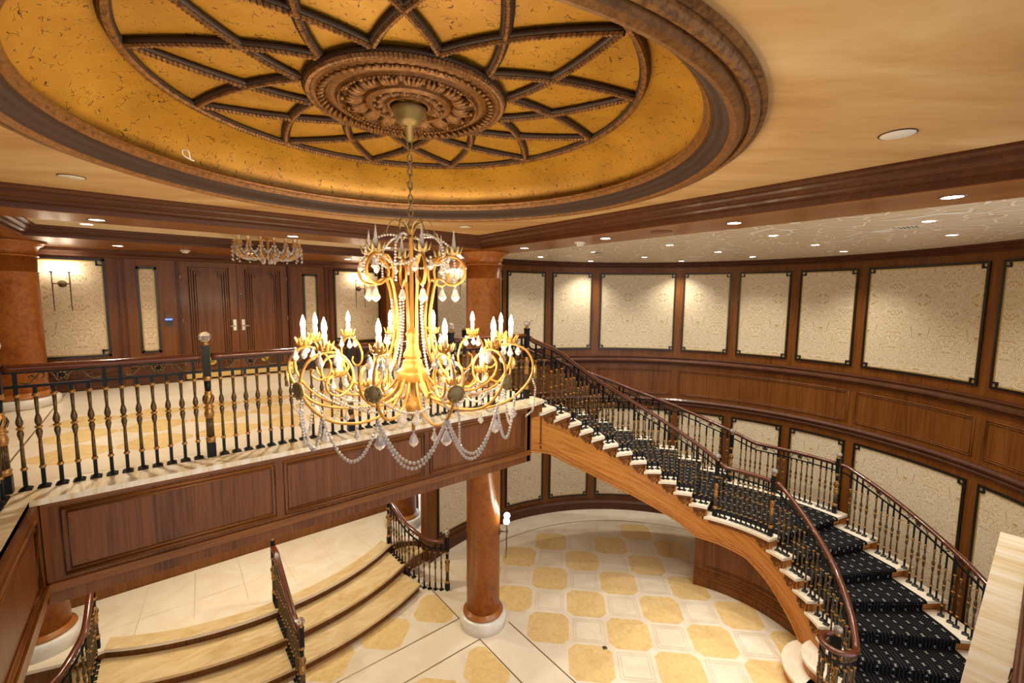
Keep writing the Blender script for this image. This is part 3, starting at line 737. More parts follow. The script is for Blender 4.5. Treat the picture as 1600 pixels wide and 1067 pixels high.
def pendant(c, big=False):
    key = big
    if key not in proto:
        h, w = (.062 * S, .021 * S) if big else (.046 * S, .0145 * S)
        o = kite(h, w).build('crystal_pendant', ['crystal'], None, Vector((0, 0, 0))); o.parent = ch; o.location = Vector(c) - parent_loc(ch); proto[key] = o; return o
    return linked(proto[key], 'crystal_pendant', ch, c)
def garland(pts, r, name='bead_garland', step=2.15):
    P = [Vector(p) for p in pts]; seg = [0]
    for a, b in zip(P, P[1:]): seg.append(seg[-1] + (b - a).length)
    n = max(2, int(seg[-1] / (step * r))); mb = MB(); j = 0
    for i in range(n + 1):
        s = seg[-1] * i / n
        while j < len(seg) - 2 and seg[j + 1] < s: j += 1
        t = (s - seg[j]) / max(1e-9, seg[j + 1] - seg[j]); mb.ball(P[j].lerp(P[j + 1], t), r, 8, 0, False)
    mb.tube(P, .0012, 4, 1)
    return mb.build(name, ['crystal', 'chold'], ch)
def swag(a, b, sag, n=14):
    a, b = Vector(a), Vector(b); return [a.lerp(b, i / n) - Vector((0, 0, sag * (1 - (2 * i / n - 1) ** 2))) for i in range(n + 1)]
bulb_prof = [(.0045, 0), (.0066, .005), (.0092, .015), (.0095, .022), (.0072, .036), (.0034, .048), (.0003, .057)]
for k in range(12):
    a = FA + rad(15 + 30 * k)
    arm = MB()
    pr = [(.055, -.36), (.085, -.43), (.16, -.485), (.29, -.495), (.42, -.455), (.505, -.375), (.528, -.30), (.50, -.235), (.43, -.205), (.355, -.225), (.315, -.285), (.325, -.345), (.375, -.372), (.42, -.35), (.428, -.312), (.40, -.292)]
    if k % 2: pr = [(.055, -.36), (.09, -.42), (.17, -.46), (.28, -.465), (.39, -.435), (.455, -.37), (.485, -.30), (.475, -.24), (.43, -.205), (.37, -.222), (.335, -.27), (.34, -.32), (.375, -.34), (.405, -.32), (.40, -.298)]
    pts = smoothpts([C(r, a, z) for r, z in pr], 6)
    arm.tube(pts, [.0064 * S * (1 - .35 * i / len(pts)) for i in range(len(pts))], 8)
    ao = arm.build('scroll_arm', ['chgold'], ch)
    base = C(.43, a, -.200)
    mb = MB(); flower(mb, base, .030 * S, .034 * S); mb.build('flower_cup', ['chgold'], ao)
    can = MB(); can.lathe(base, [(.0095 * S, 0), (.0095 * S, .062 * S), (.006 * S, .064 * S), (.001, .064 * S)], 12); co_ = can.build('candle', ['candle'], ch)
    fb_ = MB(); fb_.lathe(base + Vector((0, 0, .064 * S)), [(r * S, z * S) for r, z in bulb_prof], 12); fb_.build('flame_bulb', ['flame'], co_)
    mb = MB(); rc = C(.535 if k % 2 == 0 else .492, a, -.325); ro = Vector((cos(a), sin(a), -.1)).normalized()
    mb.lathe(rc, [(.030 * S, -.003), (.031 * S, .004), (.022 * S, .010), (.010 * S, .014), (.001, .018)], 14, 0, True, 0, ro)
    for q in range(8):
        d = 2 * PI * q / 8; sd = Vector((-sin(a), cos(a), 0)); mb.ball(rc + sd * .024 * S * cos(d) + Vector((0, 0, .024 * S * sin(d))) + ro * .004, .008 * S, 6)
    mb.build('rosette', ['chold'], ao)
    for q in range(3): pendant(base + Vector((cos(a + 2.1 * q + .5), sin(a + 2.1 * q + .5), 0)) * .036 * S + Vector((0, 0, -.002)))
    pendant(C(.44, a, -.462), True)
    if k % 2 == 0: pendant(C(.30, a, -.505))
    b = FA + rad(15 + 30 * (k + 1))
    garland(swag(C(.45, a, -.43), C(.45, b, -.43), .155 * S), .0066 * S)
    garland(swag(C(.40, a, -.375), C(.24, b, -.44), .03 * S), .0052 * S)
    if k in (0, 11, 5): garland(swag(C(.45, a, -.44), C(.45, b, -.42), .175 * S), .0066 * S)
    if k % 2 == 0:
        garland([C(.52, a, -.34), C(.54, a + .02, -.40), C(.53, a + .03, -.50), C(.50, a + .05, -.53)], .0048 * S)
# lower inner candles on small scrolls
for k in range(6):
    a = FA + rad(30 + 60 * k)
    arm = MB()
    pts = smoothpts([C(r, a, z) for r, z in [(.06, -.35), (.10, -.40), (.18, -.425), (.28, -.42), (.355, -.37), (.375, -.31), (.345, -.262), (.295, -.262), (.265, -.30), (.285, -.335), (.32, -.33)]], 6)
    arm.tube(pts, [.0062 * S * (1 - .3 * i / len(pts)) for i in range(len(pts))], 8); ao = arm.build('inner_scroll_arm', ['chgold'], ch)
    base = C(.305, a, -.345)
    mb = MB(); flower(mb, base, .028 * S, .03 * S); mb.build('flower_cup', ['chgold'], ao)
    can = MB(); can.lathe(base, [(.009 * S, 0), (.009 * S, .058 * S), (.001, .058 * S)], 12); co_ = can.build('candle', ['candle'], ch)
    fb_ = MB(); fb_.lathe(base + Vector((0, 0, .058 * S)), [(r * S, z * S) for r, z in bulb_prof], 12); fb_.build('flame_bulb', ['flame'], co_)
    for q in range(2): pendant(base + Vector((cos(a + 3.1 * q + .9), sin(a + 3.1 * q + .9), 0)) * .034 * S)
# tall primary tubes with top scrolls, flower cups and crystal spikes
for k in range(6):
    a = FA + rad(13 + 60 * k)
    pr = [(.115, .135), (.155, .165), (.205, .155), (.232, .11), (.218, .062), (.172, .045), (.128, .07), (.108, .06), (.092, .0), (.080, -.08), (.079, -.15), (.090, -.22), (.112, -.285), (.150, -.345), (.20, -.385), (.25, -.395), (.285, -.37)]
    pts = smoothpts([C(r, a, z) for r, z in pr], 6); mb = MB(); mb.tube(pts, .0064 * S, 8); ao = mb.build('tall_scroll', ['chgold'], ch)
    pts = smoothpts([C(r, a, z) for r, z in [(.108, .055), (.10, .11), (.125, .160), (.16, .160)]], 6); mb = MB(); mb.tube(pts, .0055 * S, 8); mb.build('scroll_branch', ['chgold'], ao)
    base = C(.185, a, .172); mb = MB(); flower(mb, base, .034 * S, .036 * S); mb.build('flower_cup', ['chold'], ao)
    mb = MB(); mb.lathe(base, [(.009 * S, .006 * S), (.0115 * S, .022 * S), (.0085 * S, .05 * S), (.0006, .108 * S)], 6, 0, False); mb.build('crystal_spike', ['crystal'], ao)
    pendant(C(.215, a + .12, .155)); pendant(C(.165, a - .15, .15)); pendant(C(.19, a, .045), True)
    garland([C(.085, a + .22, -.02), C(.082, a + .25, -.10), C(.092, a + .25, -.18), C(.12, a + .22, -.26), C(.16, a + .18, -.32)], .0062 * S)
    b = FA + rad(13 + 60 * (k + 1))
    garland(swag(C(.17, a, .17), C(.17, b, .17), .045 * S), .0056 * S)
    garland(swag(C(.06, a + .5, .25), C(.185, a + .5, .20), -.02 * S) + [C(.195, a + .5, .12), C(.19, a + .5, .06)], .0056 * S)
mb = MB(); c = C(0, 0, -.60)
mb.ball(c, .008 * S, 8, 0, False); mb.lathe(c, [(.001, -.006 * S), (.012 * S, -.02 * S), (.016 * S, -.03 * S), (.023 * S, -.05 * S), (.014 * S, -.066 * S), (.0006, -.076 * S)], 8, 0, False); mb.build('centre_drop', ['crystal'], ch)
for q in range(6): pendant(C(.06, FA + q * PI / 3 + .2, -.49), True)

# small chandelier in the gallery coffer
c2 = Vector((.885 * S, 4.66 * S, 0))
def C2(r, a, z): return Vector((c2.x + r * S * cos(a), c2.y + r * S * sin(a), dz(z)))
sc_ = thing('chandelier', 'small gold basket chandelier with crystal strings in the gallery ceiling coffer', 'chandelier', Vector((c2.x, c2.y, dz(ZK))))
m = MB(); m.lathe(c2, [(.07 * S, dz(ZK)), (.07 * S, dz(.512)), (.03 * S, dz(.50)), (.012 * S, dz(.495)), (.012 * S, dz(.42)), (.03 * S, dz(.40)), (.03 * S, dz(.37)), (.01 * S, dz(.35)), (.001, dz(.34))], 20); m.build('stem', ['chgold'], sc_)
for k in range(16):
    a = 2 * PI * k / 16; mb = MB()
    mb.tube(smoothpts([C2(.03, a, .40), C2(.10, a, .34), C2(.19, a, .325), C2(.262, a, .365), C2(.275, a, .42), C2(.262, a, .46)], 5), .0075 * S, 6); flower(mb, C2(.262, a, .455), .018 * S, .02 * S, 6)
    ao = mb.build('arm', ['chgold'], sc_)
    mb = MB(); mb.lathe(C2(.262, a, .462), [(.008 * S, 0), (.008 * S, .03 * S), (.009 * S, .045 * S), (.001, .07 * S)], 8); mb.build('candle', ['candle'], ao)
    mb = MB()
    for i in range(9):
        t = i / 8; mb.ball(C2(.05 + .20 * t, a + .19, .40 - .085 * sin(PI * min(1, t * .85)) + .0 * t), .0095 * S, 6, 0, False)
        mb.ball(C2(.262, a + .39 * t, .45 - .085 * sin(PI * t)), .0095 * S, 6, 0, False)
        if i % 2: mb.ball(C2(.285, a, .43 - .018 * i), .0095 * S, 6, 0, False)
    mb.tube([C2(.262, a + .39 * i / 8, .45 - .085 * sin(PI * i / 8)) for i in range(9)], .0016 * S, 4); mb.tube([C2(.285, a, .44), C2(.285, a, .29)], .0016 * S, 4); mb.tube([C2(.285, a, .44), C2(.262, a, .445)], .0016 * S, 4); mb.tube([C2(.05 + .20 * i / 8, a + .19, .40 - .085 * sin(PI * min(1, i / 8 * .85))) for i in range(9)], .0016 * S, 4); mb.tube([C2(.05, a + .19, .40), C2(.262, a + .19, .375)], .0016 * S, 4)
    mb.build('bead_string', ['crystal'], sc_)
for k in range(5):
    a = 2 * PI * k / 5; mb = MB(); c = C2(.05, a, .335); mb.lathe(c, [(.001, 0), (.012 * S, -.03 * S), (.014 * S, -.045 * S), (.0006, -.065 * S)], 8, 0, False); mb.build('crystal_drop', ['crystal'], sc_)

# ------------------------------------------------------------------ railings
RH, RL = .622, .530        # handrail centre and lower bar over the nosing line
BAL = {}
def bal_mesh(h, tall):
    """a turned bronze baluster h units tall, foot at the origin"""
    key = (round(h, 2), tall)
    if key in BAL: return BAL[key]
    h = key[0]; mb = MB(); o = Vector((0, 0, 0)); q = .0082 * S
    mb.lathe(o, [(.034 * S, 0), (.034 * S, .006 * S), (.022 * S, .013 * S), (q * 1.35, .018 * S)], 4, 0, False, PI / 4)
    mb.lathe(o, [(q * 1.35, .015 * S), (q * 1.35, .105 * S)], 4, 0, False, PI / 4)
    mb.lathe(o, [(.0092 * S, .100 * S), (.0138 * S, .104 * S), (.0138 * S, .112 * S), (.0095 * S, .117 * S)], 10, 2)
    mb.lathe(o, [(.0088 * S, .115 * S), (.0078 * S, .20 * S), (.0062 * S, .262 * S)], 10, 1)
    mb.lathe(o, [(.008 * S, .258 * S), (.0095 * S, .268 * S), (.0132 * S, .288 * S), (.0115 * S, .302 * S), (.0075 * S, .309 * S)], 10, 1)
    mb.lathe(o, [(.0075 * S, .308 * S), (.0150 * S, .313 * S), (.0150 * S, .321 * S), (.008 * S, .326 * S)], 10, 2)
    mb.lathe(o, [(.008 * S, .325 * S), (.0132 * S, .338 * S), (.0142 * S, .352 * S), (.0095 * S, .374 * S), (.0065 * S, .384 * S)], 10, 1)
    mb.lathe(o, [(.0065 * S, .382 * S), (.0078 * S, .43 * S), (.0088 * S, .478 * S)], 10, 1)
    mb.lathe(o, [(.0092 * S, .474 * S), (.0138 * S, .480 * S), (.0138 * S, .488 * S), (.0092 * S, .493 * S)], 10, 2)
    mb.lathe(o, [(q * 1.35, .490 * S), (q * 1.35, h * S)], 4, 0, False, PI / 4)
    BAL[key] = mb; mb.obj = None; return mb
def put_bal(parent, p, zf, h, tall):
    mb = bal_mesh(h, tall); loc = W(p[0], p[1], zf) + Vector((0, 0, .0012))
    if mb.obj is None:
        o = mb.build('baluster', ['black', 'bronze', 'gold'], None, Vector((0, 0, 0))); o.parent = parent; o.location = loc - parent_loc(parent); mb.obj = o
    else: linked(mb.obj, 'baluster', parent, loc)
NW = {}
def put_newel(parent, p, zf, drop=0.0, top=.69, ball=True):
    key = (round(top, 2), ball); loc = W(p[0], p[1], zf) + Vector((0, 0, .0012))
    if key in NW:
        src, kids = NW[key]; c = linked(src, 'newel_post', parent, loc)
        for kd in kids:
            d = kd.copy(); COL.objects.link(d); d.parent = c; d.location = kd.location
        return c
    o = Vector((0, 0, 0)); mb = MB(); t = top
    def sq(r, a, b, mi=0): mb.lathe(o, [(r * 1.4142 * S, a * S), (r * 1.4142 * S, b * S)], 4, mi, False, PI / 4)
    sq(.023, 0, .085); sq(.018, .085, .092)
    mb.lathe(o, [(.020 * S, .088 * S), (.027 * S, .094 * S), (.024 * S, .106 * S), (.028 * S, .116 * S), (.021 * S, .124 * S)], 14, 2)
    pr = 14
    for k in range(pr):   # fluted lower shaft
        a = 2 * PI * k / pr; mb.tube([o + Vector((.0165 * S * cos(a), .0165 * S * sin(a), .12 * S)), o + Vector((.0155 * S * cos(a), .0155 * S * sin(a), .245 * S))], .0046 * S, 5, 1)
    mb.lathe(o, [(.0165 * S, .12 * S), (.0155 * S, .245 * S)], 12, 0)
    mb.lathe(o, [(.018 * S, .24 * S), (.024 * S, .25 * S), (.027 * S, .27 * S), (.022 * S, .292 * S), (.017 * S, .298 * S), (.027 * S, .304 * S), (.027 * S, .312 * S), (.018 * S, .318 * S), (.023 * S, .332 * S), (.029 * S, .356 * S), (.027 * S, .378 * S), (.018 * S, .396 * S), (.021 * S, .404 * S), (.016 * S, .410 * S)], 14, 2)
    for k in range(8):
        a = 2 * PI * k / 8; mb.tube([Vector((.024 * S * cos(a), .024 * S * sin(a), .335 * S)), Vector((.0305 * S * cos(a + .3), .0305 * S * sin(a + .3), .358 * S)), Vector((.026 * S * cos(a + .6), .026 * S * sin(a + .6), .382 * S))], .0028 * S, 5, 0)
    mb.lathe(o, [(.0165 * S, .405 * S), (.0185 * S, .475 * S)], 12, 0)
    mb.lathe(o, [(.018 * S, .472 * S), (.026 * S, .480 * S), (.023 * S, .490 * S), (.026 * S, .498 * S), (.018 * S, .503 * S)], 14, 2)
    sq(.0195, .50, t - .012); sq(.023, t - .012, t)
    src = mb.build('newel_post', ['black', 'bronze', 'gold'], None, Vector((0, 0, 0))); src.parent = parent; src.location = loc - parent_loc(parent)
    kids = []
    m2 = MB(); m2.lathe(o, [(.024 * S, t * S), (.024 * S, (t + .004) * S), (.014 * S, (t + .010) * S), (.018 * S, (t + .016) * S), (.010 * S, (t + .022) * S)], 14)
    e = m2.build('gold_cap', ['gold'], None, Vector((0, 0, 0))); e.parent = src; e.location = (0, 0, 0); kids.append(e)
    if ball:
        m3 = MB(); m3.ball(Vector((0, 0, (t + .018 + .032) * S)), .034 * S, 14, 0, False, .95)
        e = m3.build('crystal_ball', ['ball'], None, Vector((0, 0, 0))); e.parent = src; e.location = (0, 0, 0); kids.append(e)
    NW[key] = (src, kids); return src
def make_rail(name, label, pts, newels, zf, spacing=.0655, group='wrought iron and brass railings', skip=None, cat='railing', tops=None, noball=(), spots=None):
    P = [Vector(p) for p in pts]; cum = [0]
    for a, b in zip(P, P[1:]): cum.append(cum[-1] + math.hypot(b.x - a.x, b.y - a.y))
    def at(s):
        s = max(0, min(cum[-1], s)); j = 0
        while j < len(cum) - 2 and cum[j + 1] < s: j += 1
        t = (s - cum[j]) / max(1e-9, cum[j + 1] - cum[j]); return P[j].lerp(P[j + 1], t)
    root = thing(name, label, cat, W(P[0].x, P[0].y, P[0].z), group)
    ns = [x * cum[-1] if x <= 1 else cum[-1] for x in newels] if newels and max(newels) <= 1.0001 else newels
    for i, s in enumerate(ns):
        q = at(s); put_newel(root, q, zf(q.x, q.y, q.z), top=(tops[i] if tops else .69), ball=i not in noball)
    ends = ns if ns[0] < 1e-6 else [0] + ns
    if ends[-1] < cum[-1] - 1e-6: ends = ends + [cum[-1]]
    for a, b in zip(ends, ends[1:]):
        n = max(3, int((b - a) / .03)); seq = [at(a + .026 + (b - a - .052) * i / n) for i in range(n + 1)]
        mb = MB(); mb.tube([W(q.x, q.y, q.z + RH) for q in seq], .0265 * S, 12, 0, True, up=Vector((0, 0, 1)), flat=.78)
        mb.tube([W(q.x, q.y, q.z + RH - .020) for q in seq], .016 * S, 4, 1, False, up=Vector((0, 0, 1)), flat=.5)
        mb.build('handrail', ['rail', 'black'], root)
        mb = MB(); mb.tube([W(q.x, q.y, q.z + RL) for q in seq], .0095 * S, 4, 0, False, up=Vector((0, 0, 1))); mb.build('lower_bar', ['black'], root)
        nb = max(1, round((b - a) / spacing) - 1); ds = (b - a) / (nb + 1); loc_ = [a + ds * (i + 1) for i in range(nb)]
        if spots:
            sp_ = [x for x in sorted(spots) if a + .03 < x < b - .03]
            if sp_: loc_ = sp_; nb = len(loc_)
        off = max(0, (nb % 6) // 2) if nb % 6 else 0
        for i in range(nb):
            q = at(loc_[i]); z0 = zf(q.x, q.y, q.z); k = (i - off) % 6; tall = k in (0, 5) or i < off or i >= nb - (nb % 6 - off)
            put_bal(root, q, z0, (q.z - z0) + (RH - .015 if tall else RL), tall)
            if k == 1 and i >= off and i + 3 < nb:   # scroll ornament over four short balusters
                g_ = (loc_[i + 3] - loc_[i]) / 3; s0, s1 = loc_[i] - g_ * .8, loc_[i + 3] + g_ * .8; sm = (s0 + s1) / 2; hl = (s1 - s0) / 2
                def Q(u, h):
                    g = at(sm + u * hl); return W(g.x, g.y, g.z + RL + .012 + h * (RH - RL - .03))
                ob = MB()
                for e in (-1, 1):
                    ob.tube([Q(e * u, h) for u, h in ((.98, .12), (.88, .02), (.74, .06), (.62, .42), (.52, .82), (.42, .80), (.40, .5), (.47, .42))], [.003 * S, .0065 * S, .0055 * S, .005 * S, .0048 * S, .0044 * S, .004 * S, .003 * S], 5, 1)
                    ob.tube([Q(e * u, h) for u, h in ((.60, .30), (.70, .66), (.78, .60), (.74, .42))], .004 * S, 5, 1)
                    ob.tube([Q(e * u, h) for u, h in ((.46, .85), (.32, .98), (.20, .70), (.12, .2), (.05, .08))], .0048 * S, 5, 1)
                c = Q(0, .55)
                for w in range(7):
                    an = 2 * PI * w / 7; d = (Q(.10, .55) - c); d = d.normalized(); ob.ball(c + d * .0165 * S * cos(an) + Vector((0, 0, .0165 * S * sin(an))), .0095 * S, 6, 1, True)
                ob.ball(c, .011 * S, 6, 0)
                ob.build('scroll_ornament', ['black', 'bronze'], root)
    return root
flat = lambda z: (lambda x, y, zr: z)
YR_ = 3.24
make_rail('railing', 'long gallery railing with crystal-ball newels above the panelled fascia', [(-.60, YR_, -1), (.252, YR_, -1), (1.112, YR_, -1), (1.972, YR_, -1), (2.842, 3.26, -1)], [0, .2476, .4975, .7474, 1.0], flat(-1))
make_rail('railing', 'side gallery railing meeting the long railing at the shadowed corner', [(-.60, YR_ - .03, -1), (-.60, .8, -1)], [.93], flat(-1))
make_rail('railing', 'near railing right under the viewpoint with one crystal ball beside the stairs view', [(2.70, -.025, -1), (-.55, -.025, -1)], [1.612 / 3.25], flat(-1))

# ------------------------------------------------------------------ the curved staircase
TH = [133, 123.8, 111.9, 103.5, 93.7, 84.0, 73.9, 64.4, 55.4, 46.7, 38.0, 29.3, 21.0, -11.9, -19.8, -27.5, -35.4, -44.0, -52.0, -61.0, -70.0]
def zk(k): return -1 - RIS * k
THO = [107.5, 100.3, 93.0, 86.0, 79.0, 71.8, 64.4, 57.1, 49.8, 41.8, 33.8, 26.3, 18.2, -13.4, -21.3, -29.0, -36.9, -45.5, -53.5, -62.5, -71.5]
def tho(k): return THO[k]
def rout(a): return interp([(-80, 2.62), (45, 2.62), (80, 2.74), (108, 2.96)], a)
def om(a): return interp(list(zip(TH[::-1], THO[::-1])), a)
def im(b): return interp(list(zip(THO[::-1], TH[::-1])), b)
def rin(a): return interp([(-80, 1.2), (95, 1.2), (103.5, 1.225), (112, 1.274), (123.8, 1.352), (133, 1.45), (139, 1.57)], a)
ROUT = 2.62
def refline(f):   # nosing line: angle -> z
    tab = []
    for k in range(21):
        if k == 13: tab.append((-(f(12) - 7.5), zk(13)))
        tab.append((-f(k), zk(k)))
    return lambda a: interp(tab, -a)
zin, zout = refline(lambda k: TH[k]), refline(tho)
def tread_at(a, f):
    for k in range(20, -1, -1):
        if a < f(k) + 1e-6 and (k == 20 or a >= f(k + 1) - 1e-6): pass
    k = 0
    while k < 20 and a < f(k): k += 1
    return k
stair = thing('staircase', 'sweeping curved staircase with marble treads, black carpet runner and carved honey-wood stringer', 'staircase', W(*CST, -D))
def line_pt(k, t, dth=0.0, r0=None, r1=None):
    p, q = pol(CST, rin(TH[k]), TH[k] + dth), pol(CST, rout(tho(k)), tho(k) + dth); return (p[0] + (q[0] - p[0]) * t, p[1] + (q[1] - p[1]) * t)
    ri = rin(TH[k]); ro = rout(tho(k)); a = TH[k] + (tho(k) - TH[k]) * t
    return pol(CST, ri + (ro - ri) * t, a + dth)
def sector(k, r0f, r1f, back=1.5, front=0.0, n=None):
    """outline of tread k between two radii: from its own nosing back under the tread above"""
    a0, a1 = TH[k] + front, TH[k - 1] + back; b0, b1 = tho(k) + front, tho(k - 1) + back * .6
    n = n or max(3, int((a1 - a0) / 2.2)); inner = [pol(CST, r0f(a0 + (a1 - a0) * i / n), a0 + (a1 - a0) * i / n) for i in range(n + 1)]
    outer = [pol(CST, r1f(b0 + (b1 - b0) * i / n), b0 + (b1 - b0) * i / n) for i in range(n + 1)]
    return inner, outer
TT = .030
C1, C2_ = (4.765, 1.02), (4.45, .87)
def stadium(r, n=14):
    a = math.degrees(math.atan2(C2_[1] - C1[1], C2_[0] - C1[0]))
    return [pol(C1, r, a + 90 - 180 * i / n) for i in range(n + 1)][::1] and [pol(C1, r, a - 90 + 180 - 0 - (-180) * i / n) for i in range(n + 1)] + [pol(C2_, r, a - 90 + 180 * i / n) for i in range(n + 1)]
def bull(k): return [(C1, .297)] if k == 19 else [(C1, .451), (C2_, .31)]
for k in range(1, 21):
    inner, outer = sector(k, rin, rout)
    m = MB(); poly = inner + outer[::-1]
    for i in range(len(inner) - 1):
        q = [inner[i], inner[i + 1], outer[i + 1], outer[i]]
        m.add([W2(p, zk(k)) for p in q] + [W2(p, zk(k) - TT) for p in q], [(0, 1, 2, 3), (7, 6, 5, 4), (0, 4, 5, 1), (2, 6, 7, 3)] + ([(3, 7, 4, 0)] if i == 0 else []) + ([(1, 5, 6, 2)] if i == len(inner) - 2 else []), 0)
    if k >= 19:
        for cc, r_ in bull(k): m.prism([(p[0] * S, p[1] * S) for p in arc(cc, r_, 0, 350, 35)], (D + zk(k) - TT) * S, (D + zk(k) - .0004) * S, 0)
    m.build('tread', ['cream'], stair)
    # riser below this tread's nosing, set back a little
    m = MB(); zb = zk(k + 1) if k < 20 else -D + .001
    nn = 8; row = [line_pt(k, (i / nn), 1.1) for i in range(nn + 1)]
    row = [((p[0] - CST[0]) * 1 + CST[0], (p[1] - CST[1]) + CST[1]) for p in row]
    m.grid([[W2(p, zk(k) - TT) for p in row], [W2(p, zb) for p in row]], 0)
    if k >= 19:
        
        for cc, r_ in bull(k): m.prism([(p[0] * S, p[1] * S) for p in arc(cc, r_ - .02, 0, 350, 35)], (D + zb) * S, (D + zk(k) - TT) * S, 0)
    m.build('riser', ['honey'], stair)
# carpet runner: one strip over every tread and riser
RC0, RC1 = 1.41, 2.37; cpt = .012
rows, uvs, v = [], [], 0.0; prev = None
def crow(k, f, da, z, n=10):
    global v, prev
    pts = []; k0 = max(0, k - 1)
    ai, ao = TH[k] + (TH[k0] - TH[k]) * f + da, tho(k) + (tho(k0) - tho(k)) * f + da
    ri, ro = rin(ai), rout(ao); w_ = ro - ri; s0, s1 = .172 / w_, 1 - .23 / w_
    for i in range(n + 1):
        t = s0 + (s1 - s0) * i / n; p, q = pol(CST, ri, ai), pol(CST, ro, ao); pts.append(W(p[0] + (q[0] - p[0]) * t, p[1] + (q[1] - p[1]) * t, z))
    mid = pts[n // 2]
    if prev is not None: v += (mid - prev).length
    prev = mid; rows.append(pts); uvs.append([((RC0 + (RC1 - RC0) * i / n) * S, v) for i in range(n + 1)])
crow(0, 0, .0, -1 + cpt); crow(0, 0, -.45, -1 + cpt * .3); crow(0, 0, -.45, -1 - TT); crow(0, 0, .55, -1 - TT - .01)
for k in range(1, 21):
    crow(k, 1, .55, zk(k) + cpt)
    st_ = max(1, int((TH[k - 1] - TH[k]) / 4))
    for i in range(st_ - 1, -1, -1): crow(k, i / st_, 0, zk(k) + cpt)
    crow(k, 0, -.45, zk(k) + cpt * .2); crow(k, 0, -.5, zk(k) - TT * .7); crow(k, 0, .45, zk(k) - TT - .012)
crow(20, 0, .45, -D + .002)
m = MB(); m.grid(rows, 0, False, uvs); m.build('carpet_runner', ['carpet'], stair)
# stringers
SB = [(-45, -3.6), (-37, -3.595), (-26.6, -3.374), (-11.5, -3.10), (0, -2.955), (14, -2.915), (25.9, -2.90), (35.7, -2.752), (57.8, -2.484), (80, -2.205), (107.4, -1.86), (125, -1.61), (139, -1.47)]
def stringer(name, rf, dirn, f, a_hi, mat, sb=lambda a: interp(SB, a)):
    m = MB(); zr_ = refline(f); TK = .035
    edges = []
    for k in range(1, 21):
        hi, lo = (min(a_hi, f(k - 1)) if k > 1 else a_hi), f(k)
        if hi <= lo: continue
        n = max(2, int((hi - lo) / 2.5))
        for i in range(n + 1): edges.append((hi + (lo - hi) * i / n, zk(k) - TT))
    edges = [(a, z, sb(a)) for a, z in edges if a > -45]
    for r_, fl in ((rf, 0), (lambda a: rf(a) + dirn * TK, 1)):
        m.grid([[W2(pol(CST, r_(a), a), z) for a, z, b in edges], [W2(pol(CST, r_(a), a), max(b, -D)) for a, z, b in edges]], 0, False, [[(rad(a) * 1.2 * S, (z - .55 * rad(a) * 1.2) * S) for a, z, b in edges], [(rad(a) * 1.2 * S, (b - .55 * rad(a) * 1.2) * S) for a, z, b in edges]])
    m.grid([[W2(pol(CST, rf(a), a), max(b, -D)) for a, z, b in edges], [W2(pol(CST, rf(a) + dirn * TK, a), max(b, -D)) for a, z, b in edges]], 0)
    o = m.build(name, [mat], stair); return edges
se = stringer('inner_stringer', lambda a: rin(a) + .022, 1, lambda k: TH[k], 139, 'honeyuv')
stringer('outer_stringer', lambda a: rout(a) - .02, -1, tho, 107.5, 'honeyuv', lambda b: interp(SB, im(b)))
m = MB()
for off, r_ in ((.006, .011), (.030, .006), (.075, .006)):
    m.tube([W2(pol(CST, rin(a) + .018, a), max(interp(SB, a) + off, -D + off)) for a in [139 - 2 * i for i in range(90)]], r_ * S, 6, 0)
m.build('edge_moulding', ['honey'], stair)
# skirting line under the treads and carved brackets
for k in range(1, 19):
    m = MB(); hi, lo = TH[k - 1] - 1.0, TH[k]
    L_ = hi - lo if k != 13 else 9
    rr_f = lambda a: rin(a) + .012
    n = max(2, int((hi - lo) / 3)); pts = [W2(pol(CST, rr_f(a), a), zk(k) - TT - .012) for a in [hi + (lo + .4 - hi) * i / n for i in range(n + 1)]]
    m.tube(pts, .009 * S, 6, 0); m.tube([p - Vector((0, 0, .026 * S)) for p in pts], .005 * S, 6, 0)
    def B(u, h): a = lo + .8 + u * 6.2; return W2(pol(CST, rin(a) + .014, a), zk(k) - TT - .045 - h * .085)
    m.tube([B(u, h) for u, h in ((.02, 0), (.05, .5), (.10, .95), (.22, 1.0), (.26, .72), (.16, .62))], [.006 * S, .009 * S, .008 * S, .007 * S, .006 * S, .004 * S], 6, 0)
    m.tube([B(u, h) for u, h in ((.15, .15), (.32, .30), (.45, .65), (.62, .78), (.74, .50), (.62, .34), (.53, .46))], [.006 * S] * 7, 6, 0)
    m.tube([B(u, h) for u, h in ((.50, .12), (.70, .15), (.88, .35), (1.0, .22), (.92, .08))], [.005 * S, .007 * S, .006 * S, .005 * S, .003 * S], 6, 0)
    m.tube([B(u, h) for u, h in ((.08, .04), (.5, .04), (1.0, .03))], .004 * S, 5, 0)
    m.build('scroll_bracket', ['wood'], stair)
# plastered underside and the panelled wall below the lower flight
m = MB(); us = [133 - 1.8 * i for i in range(60)]
def ul(a, t):
    p, q = pol(CST, rin(a) + .04, a), pol(CST, rout(om(a)) - .03, om(a)); return W(p[0] + (q[0] - p[0]) * t, p[1] + (q[1] - p[1]) * t, interp(SB, a) + .01)
m.grid([[ul(a, q) for a in us] for q in (0, .5, 1)], 0)
m.build('underside', ['wood'], stair)
RWB = 1.405; m = MB(); aw = [26.4 - 2 * i for i in range(40)]
m.grid([[W2(pol(CST, RWB, a), max(interp(SB, a) + .05, -D + .002)) for a in aw], [W2(pol(CST, RWB, a), -D + .001) for a in aw]], 0)
p0, p1 = pol(CST, RWB, 26.4), pol(CST, ROUT - .03, 26.4)
m.add([W2(p0, -2.86), W2(p1, -2.86), W2(p1, -D + .001), W2(p0, -D + .001)], [(0, 1, 2, 3)], 0)
m.grid([[W2(pol(CST, ROUT - .05, a), max(interp(SB, a) + .05, -D + .002)) for a in aw], [W2(pol(CST, ROUT - .03, a), -D + .001) for a in aw]], 0)
